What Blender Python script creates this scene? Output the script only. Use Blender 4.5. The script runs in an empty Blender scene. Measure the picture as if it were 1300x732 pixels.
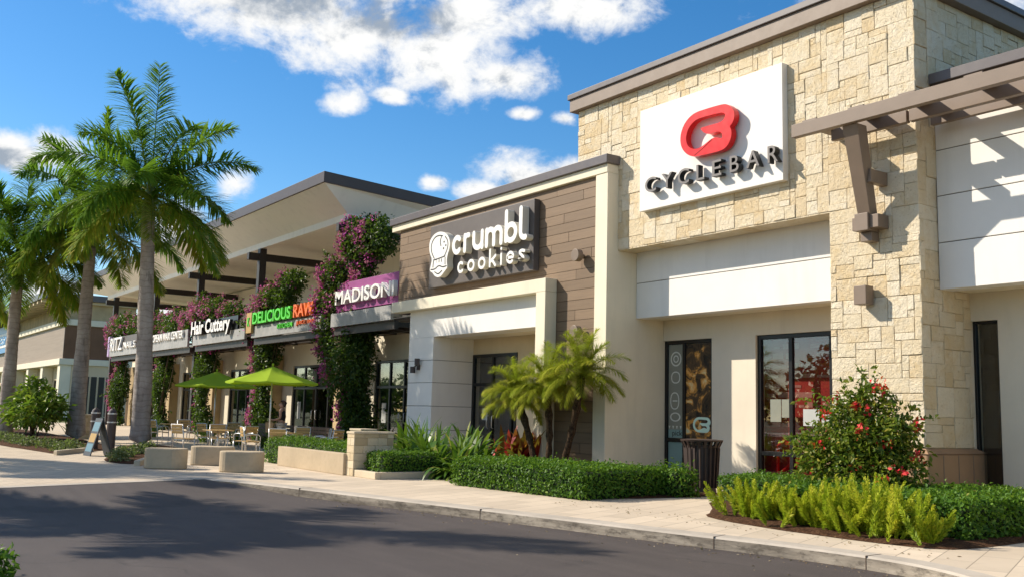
import bpy, math, random
import numpy as np
from mathutils import Matrix, Vector
R = math.radians
scene = bpy.context.scene
col = scene.collection

# ------------------------------------------------------------------ camera, world, sun, exposure
cam_data = bpy.data.cameras.new("camera"); cam = bpy.data.objects.new("camera", cam_data); col.objects.link(cam)
cam_data.sensor_fit = 'HORIZONTAL'; cam_data.sensor_width = 36.0; cam_data.lens = 34.07
cam_data.clip_start = 0.1; cam_data.clip_end = 3000
rt = Vector((0.57796284, 0.81566821, 0.02538356)); dn = Vector((-0.08890482, 0.09385462, -0.99160841)); fw = Vector((-0.81120582, 0.5708561, 0.12676132))
mw = Matrix((( rt.x, -dn.x, -fw.x, 0.0), (rt.y, -dn.y, -fw.y, 0.0), (rt.z, -dn.z, -fw.z, 1.5), (0, 0, 0, 1)))
cam.matrix_world = mw
scene.camera = cam

SUN_DIR = Vector((-1.2, -1.0, 1.12)).normalized()           # towards the sun
sun_el = math.asin(SUN_DIR.z); sun_az = math.atan2(SUN_DIR.x, SUN_DIR.y)
sd = bpy.data.lights.new("sun", 'SUN'); sun = bpy.data.objects.new("sun", sd); col.objects.link(sun)
sd.energy = 4.4; sd.angle = R(0.5); sd.color = (1.0, 0.90, 0.765)
sun.rotation_euler = SUN_DIR.to_track_quat('Z', 'Y').to_euler()

world = bpy.data.worlds.new("World"); scene.world = world; world.use_nodes = True
wt = world.node_tree; wt.nodes.clear()
def wn(t, **k):
    n = wt.nodes.new(t)
    for a, b in k.items(): setattr(n, a, b)
    return n
def wm(op, a, b=None, c=None):
    n = wn('ShaderNodeMath', operation=op)
    for i, v in enumerate((a, b, c)):
        if v is None: continue
        if isinstance(v, (int, float)): n.inputs[i].default_value = v
        else: wt.links.new(v, n.inputs[i])
    return n.outputs[0]
sky = wn('ShaderNodeTexSky', sky_type='NISHITA', sun_disc=False)
sky.sun_elevation = sun_el; sky.sun_rotation = sun_az; sky.air_density = 1.0; sky.dust_density = 0.25; sky.ozone_density = 2.5
hs = wn('ShaderNodeHueSaturation'); hs.inputs['Saturation'].default_value = 1.36; hs.inputs['Value'].default_value = 0.86
wt.links.new(sky.outputs[0], hs.inputs['Color'])
bg = wn('ShaderNodeBackground'); bg.inputs[1].default_value = 0.125
wt.links.new(hs.outputs[0], bg.inputs[0])
tc = wn('ShaderNodeTexCoord'); sx = wn('ShaderNodeSeparateXYZ'); wt.links.new(tc.outputs['Generated'], sx.inputs[0])
az = wm('MULTIPLY', wm('ARCTAN2', sx.outputs[1], wm('MULTIPLY', sx.outputs[0], -1.0)), 57.29578)
el = wm('MULTIPLY', wm('ARCSINE', sx.outputs[2]), 57.29578)
CLOUDS = [(19.51,22.21,8.38,2.33),(25.13,21.38,6.06,2.7),(30.42,20.64,5.12,2.42),(34.32,19.69,3.73,1.21),(39.07,23.4,5.6,1.5),(23.99,25.2,17.7,2.7),
 (32.27,22.9,5.59,1.86),(24.86,17.49,1.58,0.75),(27.42,18.16,1.21,0.56),(35.67,13.97,3.96,1.4),(33.32,13.08,2.1,0.84),(30.22,13.33,1.12,0.56),
 (38.13,17.29,1.02,0.51),(35.58,17.48,1.02,0.42),(7.29,12.84,4.19,1.21),(9.16,13.39,2.1,0.93),(18.8,12.4,1.4,1.02),(15.74,9.74,1.86,1.86),
 (9.38,5.85,2.79,0.9),(15.62,5.24,2.79,0.93),(19.62,6.0,1.86,0.93),(39.0,14.48,2.79,0.75),(60,24,9,3),(75,15,10,3),(-14,16,9,3),(-30,24,12,4),
 (-80,18,22,7),(-115,32,26,11),(-150,18,18,6),(150,26,18,7),(110,32,18,7),(-35,38,24,11),(-75,45,26,11),(-60,14,12,4),(-120,62,45,10),(-20,60,40,9),(70,55,35,9)]  # unseen clouds behind and overhead, added as white fill light for the shaded walls
cx_ = wn('ShaderNodeCombineXYZ'); wt.links.new(az, cx_.inputs[0]); wt.links.new(wm('MULTIPLY', el, 1.35), cx_.inputs[1])
def wnoise(scale, off, detail=11.0, rough=0.64):
    mp = wn('ShaderNodeMapping'); mp.inputs['Location'].default_value = off; mp.inputs['Scale'].default_value = (scale,)*3
    wt.links.new(cx_.outputs[0], mp.inputs[0])
    n = wn('ShaderNodeTexNoise'); n.inputs['Scale'].default_value = 1.0; n.inputs['Detail'].default_value = detail; n.inputs['Roughness'].default_value = rough
    n.inputs['Distortion'].default_value = 0.25
    wt.links.new(mp.outputs[0], n.inputs['Vector']); return n.outputs[0]
field = None
for (a, e, ra, re) in CLOUDS:
    dx = wm('DIVIDE', wm('SUBTRACT', az, a), ra*1.12); dy = wm('DIVIDE', wm('SUBTRACT', el, e), re*1.18)
    r2 = wm('SQRT', wm('ADD', wm('MULTIPLY', dx, dx), wm('MULTIPLY', dy, dy)))
    v = wm('SUBTRACT', 1.0, r2)
    field = v if field is None else wm('SMOOTH_MAX', field, v, 0.12)
field = wm('MAXIMUM', field, -1.5)
nz = wnoise(0.36, (3.1, 7.7, 0.0)); nb = wnoise(0.13, (9.3, 2.2, 4.0), 5.0)
dens = wm('ADD', wm('MULTIPLY', field, 0.95), wm('ADD', wm('MULTIPLY', wm('SUBTRACT', nz, 0.5), 1.75), wm('MULTIPLY', wm('SUBTRACT', nb, 0.5), 0.9)))
def wsmooth(x, lo, hi):
    mr = wn('ShaderNodeMapRange', interpolation_type='SMOOTHSTEP'); mr.inputs[1].default_value = lo; mr.inputs[2].default_value = hi
    wt.links.new(x, mr.inputs[0]); return mr.outputs[0]
alpha = wsmooth(dens, 0.0, 0.72)
cf = None
for (a, e, ra, re) in [(20.5, 23.4, 8.5, 2.4), (27.5, 22.6, 5.0, 1.7), (6.0, 12.4, 3.5, .9), (36.0, 13.2, 2.6, .7), (150, 22, 16, 4), (-80, 16, 14, 4)]:
    dx = wm('DIVIDE', wm('SUBTRACT', az, a), ra); dy = wm('DIVIDE', wm('SUBTRACT', el, e), re)
    v = wm('SUBTRACT', 1.0, wm('SQRT', wm('ADD', wm('MULTIPLY', dx, dx), wm('MULTIPLY', dy, dy))))
    cf = v if cf is None else wm('SMOOTH_MAX', cf, v, 0.2)
core = wsmooth(wm('ADD', cf, wm('MULTIPLY', wm('SUBTRACT', nz, 0.5), 1.5)), -0.05, 0.75)
nz2 = wnoise(0.36, (3.1+0.28, 7.7-0.22, 0.0), 6.0)
lit = wm('MULTIPLY', wm('SUBTRACT', nz, nz2), 1.6)
bright = wm('SUBTRACT', wm('ADD', 0.98, lit), wm('MULTIPLY', core, 0.52))
bright = wm('MINIMUM', wm('MAXIMUM', bright, 0.42), 1.0)
cc = wn('ShaderNodeMix', data_type='RGBA'); cc.inputs[6].default_value = (0.36, 0.42, 0.50, 1); cc.inputs[7].default_value = (0.98, 0.98, 0.97, 1)
wt.links.new(wsmooth(bright, 0.42, 0.98), cc.inputs[0])
bgc = wn('ShaderNodeBackground'); bgc.inputs[1].default_value = 0.70; wt.links.new(cc.outputs[2], bgc.inputs[0])
mxs = wn('ShaderNodeMixShader'); wt.links.new(alpha, mxs.inputs[0]); wt.links.new(bg.outputs[0], mxs.inputs[1]); wt.links.new(bgc.outputs[0], mxs.inputs[2])
wo = wn('ShaderNodeOutputWorld'); wt.links.new(mxs.outputs[0], wo.inputs[0])

vs = scene.view_settings
vs.view_transform = 'Standard'; vs.look = 'None'; vs.gamma = 1.0; vs.use_curve_mapping = False; vs.exposure = 0.56
scene.cycles.max_bounces = 8; scene.cycles.transparent_max_bounces = 12; scene.cycles.caustics_reflective = False; scene.cycles.caustics_refractive = False
scene.cycles.sample_clamp_indirect = 6.0

# ------------------------------------------------------------------ materials
class Mat:
    def __init__(s, name):
        s.m = bpy.data.materials.new(name); s.m.use_nodes = True; s.t = s.m.node_tree; s.t.nodes.clear()
        s.b = s.n('ShaderNodeBsdfPrincipled'); s.o = s.n('ShaderNodeOutputMaterial'); s.l(s.b.outputs[0], s.o.inputs[0]); s._co = None
    def n(s, ty, **k):
        n = s.t.nodes.new(ty)
        for a, b in k.items(): setattr(n, a, b)
        return n
    def l(s, a, b): s.t.links.new(a, b)
    def co(s):
        if s._co is None: s._co = s.n('ShaderNodeTexCoord').outputs['Object']
        return s._co
    def geo(s): return s.n('ShaderNodeNewGeometry').outputs['Position']
    def map(s, sc=(1, 1, 1), rot=(0, 0, 0), src=None, loc=(0, 0, 0)):
        mp = s.n('ShaderNodeMapping'); mp.inputs['Scale'].default_value = sc; mp.inputs['Rotation'].default_value = rot; mp.inputs['Location'].default_value = loc
        s.l(src if src is not None else s.geo(), mp.inputs[0]); return mp.outputs[0]
    def noise(s, scale, detail=5, rough=.55, vec=None, dist=0):
        n = s.n('ShaderNodeTexNoise'); n.inputs['Scale'].default_value = scale; n.inputs['Detail'].default_value = detail; n.inputs['Roughness'].default_value = rough; n.inputs['Distortion'].default_value = dist
        s.l(vec if vec is not None else s.geo(), n.inputs['Vector']); return n.outputs[0]
    def ramp(s, f, stops):
        r = s.n('ShaderNodeValToRGB'); e = r.color_ramp.elements
        while len(e) < len(stops): e.new(0.5)
        for el_, (p, c) in zip(e, stops): el_.position = p; el_.color = (*c, 1) if len(c) == 3 else c
        s.l(f, r.inputs[0]); return r.outputs[0]
    def mix(s, f, a, b, mode='MIX'):
        n = s.n('ShaderNodeMix', data_type='RGBA', blend_type=mode)
        for i, v in ((0, f), (6, a), (7, b)):
            if isinstance(v, (int, float)): n.inputs[i].default_value = v
            elif isinstance(v, tuple): n.inputs[i].default_value = (*v, 1)
            else: s.l(v, n.inputs[i])
        return n.outputs[2]
    def math(s, op, a, b=None):
        n = s.n('ShaderNodeMath', operation=op)
        for i, v in enumerate((a, b)):
            if v is None: continue
            if isinstance(v, (int, float)): n.inputs[i].default_value = v
            else: s.l(v, n.inputs[i])
        return n.outputs[0]
    def attr(s, name='var'): return s.n('ShaderNodeAttribute', attribute_name=name).outputs['Fac']
    def set(s, color=None, rough=None, spec=None, metal=None, bump=None, bs=0.2, bd=0.02):
        for k, v in (('Base Color', color), ('Roughness', rough), ('Specular IOR Level', spec), ('Metallic', metal)):
            if v is None: continue
            if isinstance(v, tuple): s.b.inputs[k].default_value = (*v, 1)
            elif isinstance(v, (int, float)): s.b.inputs[k].default_value = v
            else: s.l(v, s.b.inputs[k])
        if bump is not None:
            b = s.n('ShaderNodeBump'); b.inputs['Strength'].default_value = bs; b.inputs['Distance'].default_value = bd
            s.l(bump, b.inputs['Height']); s.l(b.outputs[0], s.b.inputs['Normal'])
        return s.m
def sc(c, k): return tuple(min(1, x*k) for x in c)
def stucco(name, c, var=.10, rough=.85, bs=.25):
    m = Mat(name); a = m.noise(0.8, 6, .6); f = m.noise(60, 3); st = m.noise(1.0, 5, .6, m.map((3.0, 3.0, .35)))
    base = m.mix(m.ramp(a, [(.3, (0, 0, 0)), (.7, (1, 1, 1))]), sc(c, 1-var), sc(c, 1+var*.4))
    base = m.mix(m.math('MULTIPLY', m.ramp(st, [(.52, (0, 0, 0)), (.8, (1, 1, 1))]), .35), base, sc(c, .72))
    return m.set(base, rough, .25, bump=f, bs=bs, bd=.006)
def paint(name, c, rough=.45, metal=0.0, var=.08, spec=.4):
    m = Mat(name); a = m.noise(2.5, 5, .65)
    base = m.mix(m.ramp(a, [(.3, (0, 0, 0)), (.75, (1, 1, 1))]), sc(c, 1-var), sc(c, 1+var))
    r = m.math('ADD', m.math('MULTIPLY', m.noise(7, 4), .2), rough-.1)
    return m.set(base, r, spec, metal)
def leafmat(name, stops, rough=.45, trans=.3):
    m = Mat(name); c = m.ramp(m.attr(), stops); m.set(c, rough, .22)
    tr = m.n('ShaderNodeBsdfTranslucent'); mx = m.n('ShaderNodeMixShader'); mx.inputs[0].default_value = trans
    m.l(m.mix(.5, c, (.25, .45, .03)), tr.inputs[0]); m.l(m.b.outputs[0], mx.inputs[1]); m.l(tr.outputs[0], mx.inputs[2]); m.l(mx.outputs[0], m.o.inputs[0]); return m.m
def glassmat(name, tint=(.86, .88, .87), base=.02):
    m = Mat(name); t = m.t
    gl = m.n('ShaderNodeBsdfGlossy'); gl.inputs['Roughness'].default_value = .012; gl.inputs[0].default_value = (.95, .97, 1, 1)
    w = m.noise(.9, 2, .4); b = m.n('ShaderNodeBump'); b.inputs['Strength'].default_value = .04; b.inputs['Distance'].default_value = .05; m.l(w, b.inputs['Height']); m.l(b.outputs[0], gl.inputs['Normal'])
    tr = m.n('ShaderNodeBsdfTransparent'); tr.inputs[0].default_value = (*tint, 1)
    lw = m.n('ShaderNodeLayerWeight'); lw.inputs[0].default_value = .5
    f = m.math('MINIMUM', m.math('ADD', m.math('MULTIPLY', m.math('POWER', lw.outputs['Facing'], 4.0), .9), .05+base), 1.0)
    mx = m.n('ShaderNodeMixShader'); m.l(f, mx.inputs[0]); m.l(tr.outputs[0], mx.inputs[1]); m.l(gl.outputs[0], mx.inputs[2]); m.l(mx.outputs[0], m.o.inputs[0]); return m.m

MT = {}
def stone_mat():
    m = Mat('limestone'); v = m.attr()
    c = m.ramp(v, [(0, (.67, .53, .33)), (.2, (.71, .59, .40)), (.5, (.74, .64, .46)), (.75, (.76, .66, .49)), (1, (.78, .70, .54))])
    pn = m.noise(3.2, 7, .65, dist=.4); c = m.mix(m.math('MULTIPLY', m.ramp(pn, [(.48, (0, 0, 0)), (.70, (1, 1, 1))]), .45), c, (.65, .47, .22))
    pw = m.noise(5.5, 6, .6, m.map((1, 1, 1), loc=(5, 3, 1))); c = m.mix(m.math('MULTIPLY', m.ramp(pw, [(.5, (0, 0, 0)), (.72, (1, 1, 1))]), .6), c, (.78, .70, .55))
    pit = m.noise(34, 6, .7); pf = m.ramp(pit, [(.60, (0, 0, 0)), (.70, (1, 1, 1))]); c = m.mix(m.math('MULTIPLY', pf, .55), c, (.25, .17, .09))
    h = m.math('ADD', m.math('MULTIPLY', m.noise(14, 8, .7), 1.0), m.math('MULTIPLY', pf, -.55))
    return m.set(c, .9, .15, bump=h, bs=.95, bd=.04)
MT['stone'] = stone_mat()
MT['mortar'] = stucco('mortar', (.52, .42, .28), .2)
MT['gap'] = stucco('joint_shadow_gap', (.20, .18, .15), .2)
MT['planter_stone'] = stucco('pale_cut_stone', (.62, .52, .37), .22)
MT['white'] = stucco('white_panel', (.82, .795, .745), .06, .6, .08)
MT['cream'] = stucco('cream_stucco', (.81, .74, .575), .08)
MT['tan'] = stucco('tan_stucco', (.70, .57, .38), .08)
MT['beige'] = stucco('beige_stucco', (.77, .69, .55), .08)
MT['soffit'] = stucco('cream_soffit', (.90, .86, .75), .04, .8, .05)
MT['bronze'] = paint('bronze_metal', (.215, .160, .118), .5)
MT['basebrown'] = stucco('brown_base_panel', (.38, .24, .14), .15, .7, .1)
MT['darkbronze'] = paint('dark_bronze_metal', (.070, .052, .047), .45)
MT['cap'] = paint('charcoal_cap', (.12, .105, .105), .4)
MT['black'] = paint('black_frame', (.012, .011, .011), .35)
MT['steel'] = paint('grey_fascia', (.34, .335, .32), .5, 0, .2)
MT['darksteel'] = paint('dark_steel', (.035, .028, .024), .5)
MT['panelgrey'] = paint('charcoal_sign_panel', (.112, .096, .088), .5, 0, .1)
MT['signwhite'] = paint('white_letter', (.84, .83, .79), .5, 0, .03)
MT['letterside'] = paint('cream_letter', (.72, .68, .58), .5, 0, .03)
MT['ink'] = paint('black_line', (.02, .02, .02), .5)
MT['letterdark'] = paint('charcoal_letter', (.20, .18, .165), .4, 0, .1)
MT['red'] = paint('red_logo', (.72, .009, .007), .32, 0, .04)
MT['lilac'] = paint('lilac_panel', (.45, .34, .55), .5)
MT['purple'] = paint('purple_panel', (.30, .062, .22), .5)
MT['lime'] = paint('lime_letter', (.10, .66, .03), .4, 0, .05)
MT['orange'] = paint('orange_letter', (.86, .17, .02), .4, 0, .05)
MT['blue'] = paint('blue_sign', (.06, .24, .50), .4)
MT['paper'] = paint('paper', (.46, .48, .46), .6)
MT['redwall'] = stucco('red_interior_wall', (.44, .030, .026), .15)
MT['faint'] = paint('faint_pink_graphic', (.52, .17, .14), .7)
MT['interior'] = stucco('interior_wall', (.30, .26, .21), .1)
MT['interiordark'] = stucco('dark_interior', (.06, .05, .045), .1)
MT['glass'] = glassmat('window_glass')
MT['film'] = paint('grey_window_film', (.27, .28, .235), .08, spec=.5)
MT['tealfilm'] = paint('teal_window_film', (.22, .34, .33), .08, spec=.5)
MT['filmline'] = paint('pale_window_graphic', (.66, .68, .62), .5)
MT['mint'] = paint('mint_decal', (.66, .88, .74), .5)
MT['poster'] = None
def poster_mat():
    m = Mat('fiery_poster'); n = m.noise(2.6, 7, .6, dist=.9); c = m.ramp(n, [(.35, (.012, .011, .012)), (.5, (.10, .06, .03)), (.57, (.75, .34, .06)), (.63, (.80, .62, .30)), (.69, (.42, .55, .52)), (.75, (.05, .04, .04))]); return m.set(c, .06, .5)
MT['poster'] = poster_mat()
def conc(name, c, k=.16):
    m = Mat(name); a = m.noise(1.1, 7, .65); b = m.noise(9, 6, .6); g = m.noise(120, 3)
    cc_ = m.mix(m.ramp(a, [(.3, (0, 0, 0)), (.72, (1, 1, 1))]), sc(c, 1-k), sc(c, 1+k*.5))
    cc_ = m.mix(m.math('MULTIPLY', m.ramp(b, [(.52, (0, 0, 0)), (.75, (1, 1, 1))]), .35), cc_, sc(c, .62))
    return m.set(cc_, .85, .25, bump=g, bs=.25, bd=.006)
MT['concrete'] = conc('cast_concrete', (.50, .40, .27))
MT['kerb'] = conc('kerb_concrete', (.50, .44, .36), .25)
def kerbstain():
    m = Mat('kerb_stained'); a = m.noise(1.0, 7, .65, m.map((.7, .7, 6))); f = m.noise(6, 6, .7, m.map((1, 1, 2.2))); g = m.noise(120, 3)
    c = m.mix(m.ramp(a, [(.38, (0, 0, 0)), (.62, (1, 1, 1))]), (.17, .145, .115), (.44, .38, .30)); c = m.mix(m.math('MULTIPLY', m.ramp(f, [(.48, (0, 0, 0)), (.66, (1, 1, 1))]), .75), c, (.085, .072, .058))
    return m.set(c, .9, .2, bump=m.math('ADD', g, f), bs=.5, bd=.012)
MT['kerbface'] = kerbstain()
def paver_mat(name, c, bw, bh, rot, mort=.008, k=.1):
    m = Mat(name); v = m.map((1, 1, 1), (0, 0, rot))
    b = m.n('ShaderNodeTexBrick'); b.offset = .5; b.inputs['Scale'].default_value = 1; b.inputs['Brick Width'].default_value = bw; b.inputs['Row Height'].default_value = bh
    b.inputs['Mortar Size'].default_value = mort; b.inputs['Mortar Smooth'].default_value = .3; b.inputs['Bias'].default_value = 0
    b.inputs['Color1'].default_value = (*sc(c, 1-k), 1); b.inputs['Color2'].default_value = (*sc(c, 1+k), 1); b.inputs['Mortar'].default_value = (*sc(c, .50), 1)
    m.l(v, b.inputs['Vector']); a = m.noise(.7, 7, .65); c2 = m.mix(m.math('MULTIPLY', m.ramp(a, [(.40, (0, 0, 0)), (.75, (1, 1, 1))]), .45), b.outputs[0], sc(c, .66))
    s2 = m.noise(3.5, 6, .7); c2 = m.mix(m.math('MULTIPLY', m.ramp(s2, [(.56, (0, 0, 0)), (.72, (1, 1, 1))]), .3), c2, sc(c, .55))
    h = m.math('SUBTRACT', m.math('MULTIPLY', m.noise(80, 3), .15), b.outputs['Fac'])
    return m.set(c2, .85, .2, bump=h, bs=.35, bd=.006)
MT['paving'] = paver_mat('sidewalk_pavers', (.62, .515, .385), 1.2, .40, R(68), .007)
MT['plaza'] = paver_mat('plaza_pavers', (.61, .505, .375), .40, .20, R(70), .010)
def asphalt():
    m = Mat('asphalt'); g = m.noise(95, 5, .75); a = m.noise(.35, 6, .6); st = m.noise(1.0, 6, .6, m.map((.25, 3.2, 1), (0, 0, R(-16))))
    c = m.mix(m.ramp(a, [(.3, (0, 0, 0)), (.7, (1, 1, 1))]), (.060, .049, .044), (.085, .070, .062))
    c = m.mix(m.math('MULTIPLY', m.ramp(st, [(.45, (0, 0, 0)), (.75, (1, 1, 1))]), .5), c, (.110, .091, .080))
    c = m.mix(m.math('MULTIPLY', m.ramp(g, [(.56, (0, 0, 0)), (.68, (1, 1, 1))]), .62), c, (.21, .185, .165))
    vo = m.n('ShaderNodeTexVoronoi', feature='DISTANCE_TO_EDGE'); vo.inputs['Scale'].default_value = .28; dn_ = m.n('ShaderNodeVectorMath', operation='ADD'); nn_ = m.n('ShaderNodeTexNoise'); nn_.inputs['Scale'].default_value = 1.6; nn_.inputs['Detail'].default_value = 6; m.l(m.geo(), nn_.inputs['Vector']); m.l(m.geo(), dn_.inputs[0]); m.l(nn_.outputs['Color'], dn_.inputs[1]); m.l(dn_.outputs[0], vo.inputs['Vector'])
    ck = m.math('MULTIPLY', m.ramp(vo.outputs['Distance'], [(.0, (1, 1, 1)), (.006, (0, 0, 0))]), m.ramp(a, [(.46, (0, 0, 0)), (.54, (1, 1, 1))]))
    c = m.mix(m.math('MULTIPLY', ck, .6), c, (.022, .019, .018))
    oil = m.noise(.9, 4, .5, m.map((1, 1, 1), loc=(7, 2, 0))); c = m.mix(m.math('MULTIPLY', m.ramp(oil, [(.62, (0, 0, 0)), (.70, (1, 1, 1))]), .35), c, (.03, .027, .026))
    return m.set(c, .72, .3, bump=g, bs=.5, bd=.008)
MT['asphalt'] = asphalt()
def mulchm():
    m = Mat('mulch'); n = m.noise(30, 6, .75, m.map((1, .5, 1))); c = m.ramp(n, [(.3, (.02, .010, .006)), (.5, (.085, .042, .022)), (.7, (.20, .11, .06))]); return m.set(c, .95, .1, bump=n, bs=1, bd=.04)
MT['mulch'] = mulchm()
def groundm():
    m = Mat('ground'); n = m.noise(.25, 6); return m.set(m.ramp(n, [(.3, (.10, .12, .05)), (.7, (.16, .16, .09))]), .95, .1)
MT['ground'] = groundm()
def plank(name, c, scl=(1.2, 1.2, 30)):
    m = Mat(name); v = m.attr(); n = m.noise(1, 6, .65, m.map(scl)); c2 = m.mix(v, sc(c, .86), sc(c, 1.1))
    c2 = m.mix(m.math('MULTIPLY', m.ramp(n, [(.42, (0, 0, 0)), (.7, (1, 1, 1))]), .4), c2, sc(c, .62))
    return m.set(c2, .6, .3, bump=n, bs=.15, bd=.004)
MT['plank'] = plank('brown_plank', (.225, .155, .098))
MT['farpanel'] = plank('weathered_panel', (.34, .27, .21), (.3, .3, 6))
MT['wood'] = plank('teak_slat', (.50, .33, .13), (6, 6, 6))
MT['darkwood'] = plank('dark_bench_wood', (.10, .068, .048), (2, 2, 20))
MT['alu'] = paint('brushed_aluminium', (.62, .62, .61), .35, .6)
MT['bin'] = paint('brown_bin_metal', (.060, .040, .032), .5)
def trunkm():
    m = Mat('palm_trunk'); g = m.geo(); w = m.n('ShaderNodeTexWave', wave_type='BANDS', bands_direction='Z'); w.inputs['Scale'].default_value = 1.55; w.inputs['Distortion'].default_value = 5.0; w.inputs['Detail'].default_value = 3; w.inputs['Detail Scale'].default_value = 1.5
    m.l(g, w.inputs['Vector']); n = m.noise(3, 7, .65, m.map((1, 1, .6))); c = m.ramp(n, [(.3, (.25, .215, .19)), (.55, (.37, .325, .285)), (.75, (.48, .43, .38))])
    c = m.mix(m.math('MULTIPLY', m.ramp(w.outputs[0], [(.0, (1, 1, 1)), (.16, (0, 0, 0))]), .32), c, (.15, .12, .10))
    sp = m.noise(1.3, 5, .6, m.map((2.5, 2.5, .8), loc=(3, 1, 9))); c = m.mix(m.math('MULTIPLY', m.ramp(sp, [(.60, (0, 0, 0)), (.66, (1, 1, 1))]), .6), c, (.15, .12, .10))
    return m.set(c, .9, .15, bump=m.math('ADD', w.outputs[0], m.math('MULTIPLY', n, 1.5)), bs=.22, bd=.025)
MT['trunk'] = trunkm()
MT['fibre'] = None
def fibre():
    m = Mat('fibrous_trunk'); n = m.noise(22, 6, .7, m.map((1, 1, .6))); return m.set(m.ramp(n, [(.35, (.025, .016, .010)), (.6, (.11, .07, .04)), (.75, (.20, .14, .08))]), .95, .1, bump=n, bs=1, bd=.05)
MT['fibre'] = fibre()
MT['stem'] = paint('woody_stem', (.075, .05, .03), .8, 0, .3)
MT['crownshaft'] = paint('green_crownshaft', (.13, .19, .045), .4, 0, .25)
MT['palmleaf'] = leafmat('palm_leaf', [(0, (.036, .100, .016)), (.35, (.080, .190, .020)), (.65, (.155, .265, .025)), (.85, (.32, .33, .035)), (1, (.46, .36, .05))], .45, .38)
MT['pygmyleaf'] = leafmat('pygmy_palm_leaf', [(0, (.18, .24, .028)), (.5, (.42, .43, .04)), (1, (.68, .58, .07))], .45, .4)
MT['hedge'] = leafmat('hedge_leaf', [(0, (.028, .085, .010)), (.5, (.085, .185, .018)), (.82, (.150, .270, .028)), (.96, (.27, .36, .06)), (1, (.36, .26, .08))], .5, .3)
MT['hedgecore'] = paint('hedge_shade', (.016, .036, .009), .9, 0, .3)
MT['fern'] = leafmat('foxtail_frond', [(0, (.18, .27, .02)), (.5, (.42, .49, .025)), (1, (.66, .60, .05))], .5, .35)
MT['vineleaf'] = leafmat('vine_leaf', [(0, (.014, .036, .010)), (.5, (.036, .072, .014)), (.85, (.085, .13, .02)), (1, (.22, .21, .05))], .45, .25)
MT['bloom'] = leafmat('magenta_bract', [(0, (.34, .012, .18)), (.5, (.56, .03, .34)), (1, (.74, .12, .50))], .6, .3)
MT['redbloom'] = leafmat('red_bract', [(0, (.45, .01, .02)), (.6, (.72, .02, .035)), (1, (.80, .10, .09))], .6, .2)
MT['shrub'] = leafmat('shrub_leaf', [(0, (.034, .068, .012)), (.4, (.105, .155, .020)), (.7, (.24, .26, .03)), (.92, (.40, .32, .05)), (1, (.46, .22, .06))], .4, .3)
MT['strap'] = leafmat('strap_leaf', [(0, (.030, .085, .012)), (.45, (.075, .16, .02)), (.75, (.17, .25, .035)), (1, (.42, .36, .07))], .35, .3)
MT['redleaf'] = leafmat('ti_leaf', [(0, (.10, .008, .012)), (.5, (.30, .015, .02)), (1, (.62, .06, .05))], .4, .3)
MT['paleleaf'] = leafmat('pale_groundcover', [(0, (.07, .085, .03)), (.5, (.17, .19, .08)), (1, (.36, .36, .20))], .6, .25)
MT['brightleaf'] = leafmat('broad_leaf', [(0, (.040, .095, .012)), (.5, (.12, .20, .02)), (1, (.34, .36, .05))], .35, .3)
MT['dryleaf'] = leafmat('dry_leaf', [(0, (.10, .055, .025)), (.5, (.30, .20, .10)), (1, (.55, .45, .30))], .8, .1)
MT['farleaf'] = leafmat('far_leaf', [(0, (.02, .045, .012)), (1, (.075, .12, .03))], .6, .2)
def fabric():
    m = Mat('lime_canvas'); c = m.mix(m.noise(4, 4), (.40, .56, .035), (.46, .62, .05)); m.set(c, .8, .1)
    tr = m.n('ShaderNodeBsdfTranslucent'); m.l(c, tr.inputs[0]); mx = m.n('ShaderNodeMixShader'); mx.inputs[0].default_value = .35
    m.l(m.b.outputs[0], mx.inputs[1]); m.l(tr.outputs[0], mx.inputs[2]); m.l(mx.outputs[0], m.o.inputs[0]); return m.m
MT['fabric'] = fabric()
MT['skin'] = paint('skin', (.42, .24, .16), .5, 0, .04); MT['hair'] = paint('dark_hair', (.045, .022, .012), .5)
MT['shirt'] = paint('black_top', (.014, .013, .015), .8); MT['shorts'] = paint('light_shorts', (.50, .46, .40), .8); MT['kraft'] = paint('kraft_paper', (.42, .28, .15), .8)
MT['chalk'] = paint('dark_board', (.04, .05, .06), .6); MT['amber'] = paint('amber_print', (.42, .27, .08), .6); MT['teal'] = paint('teal_print', (.10, .22, .28), .6)
MT['farstone'] = stucco('far_stone_wall', (.56, .42, .23), .3)
MT['farbrown'] = stucco('far_brown_cladding', (.20, .11, .065), .2)

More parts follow.
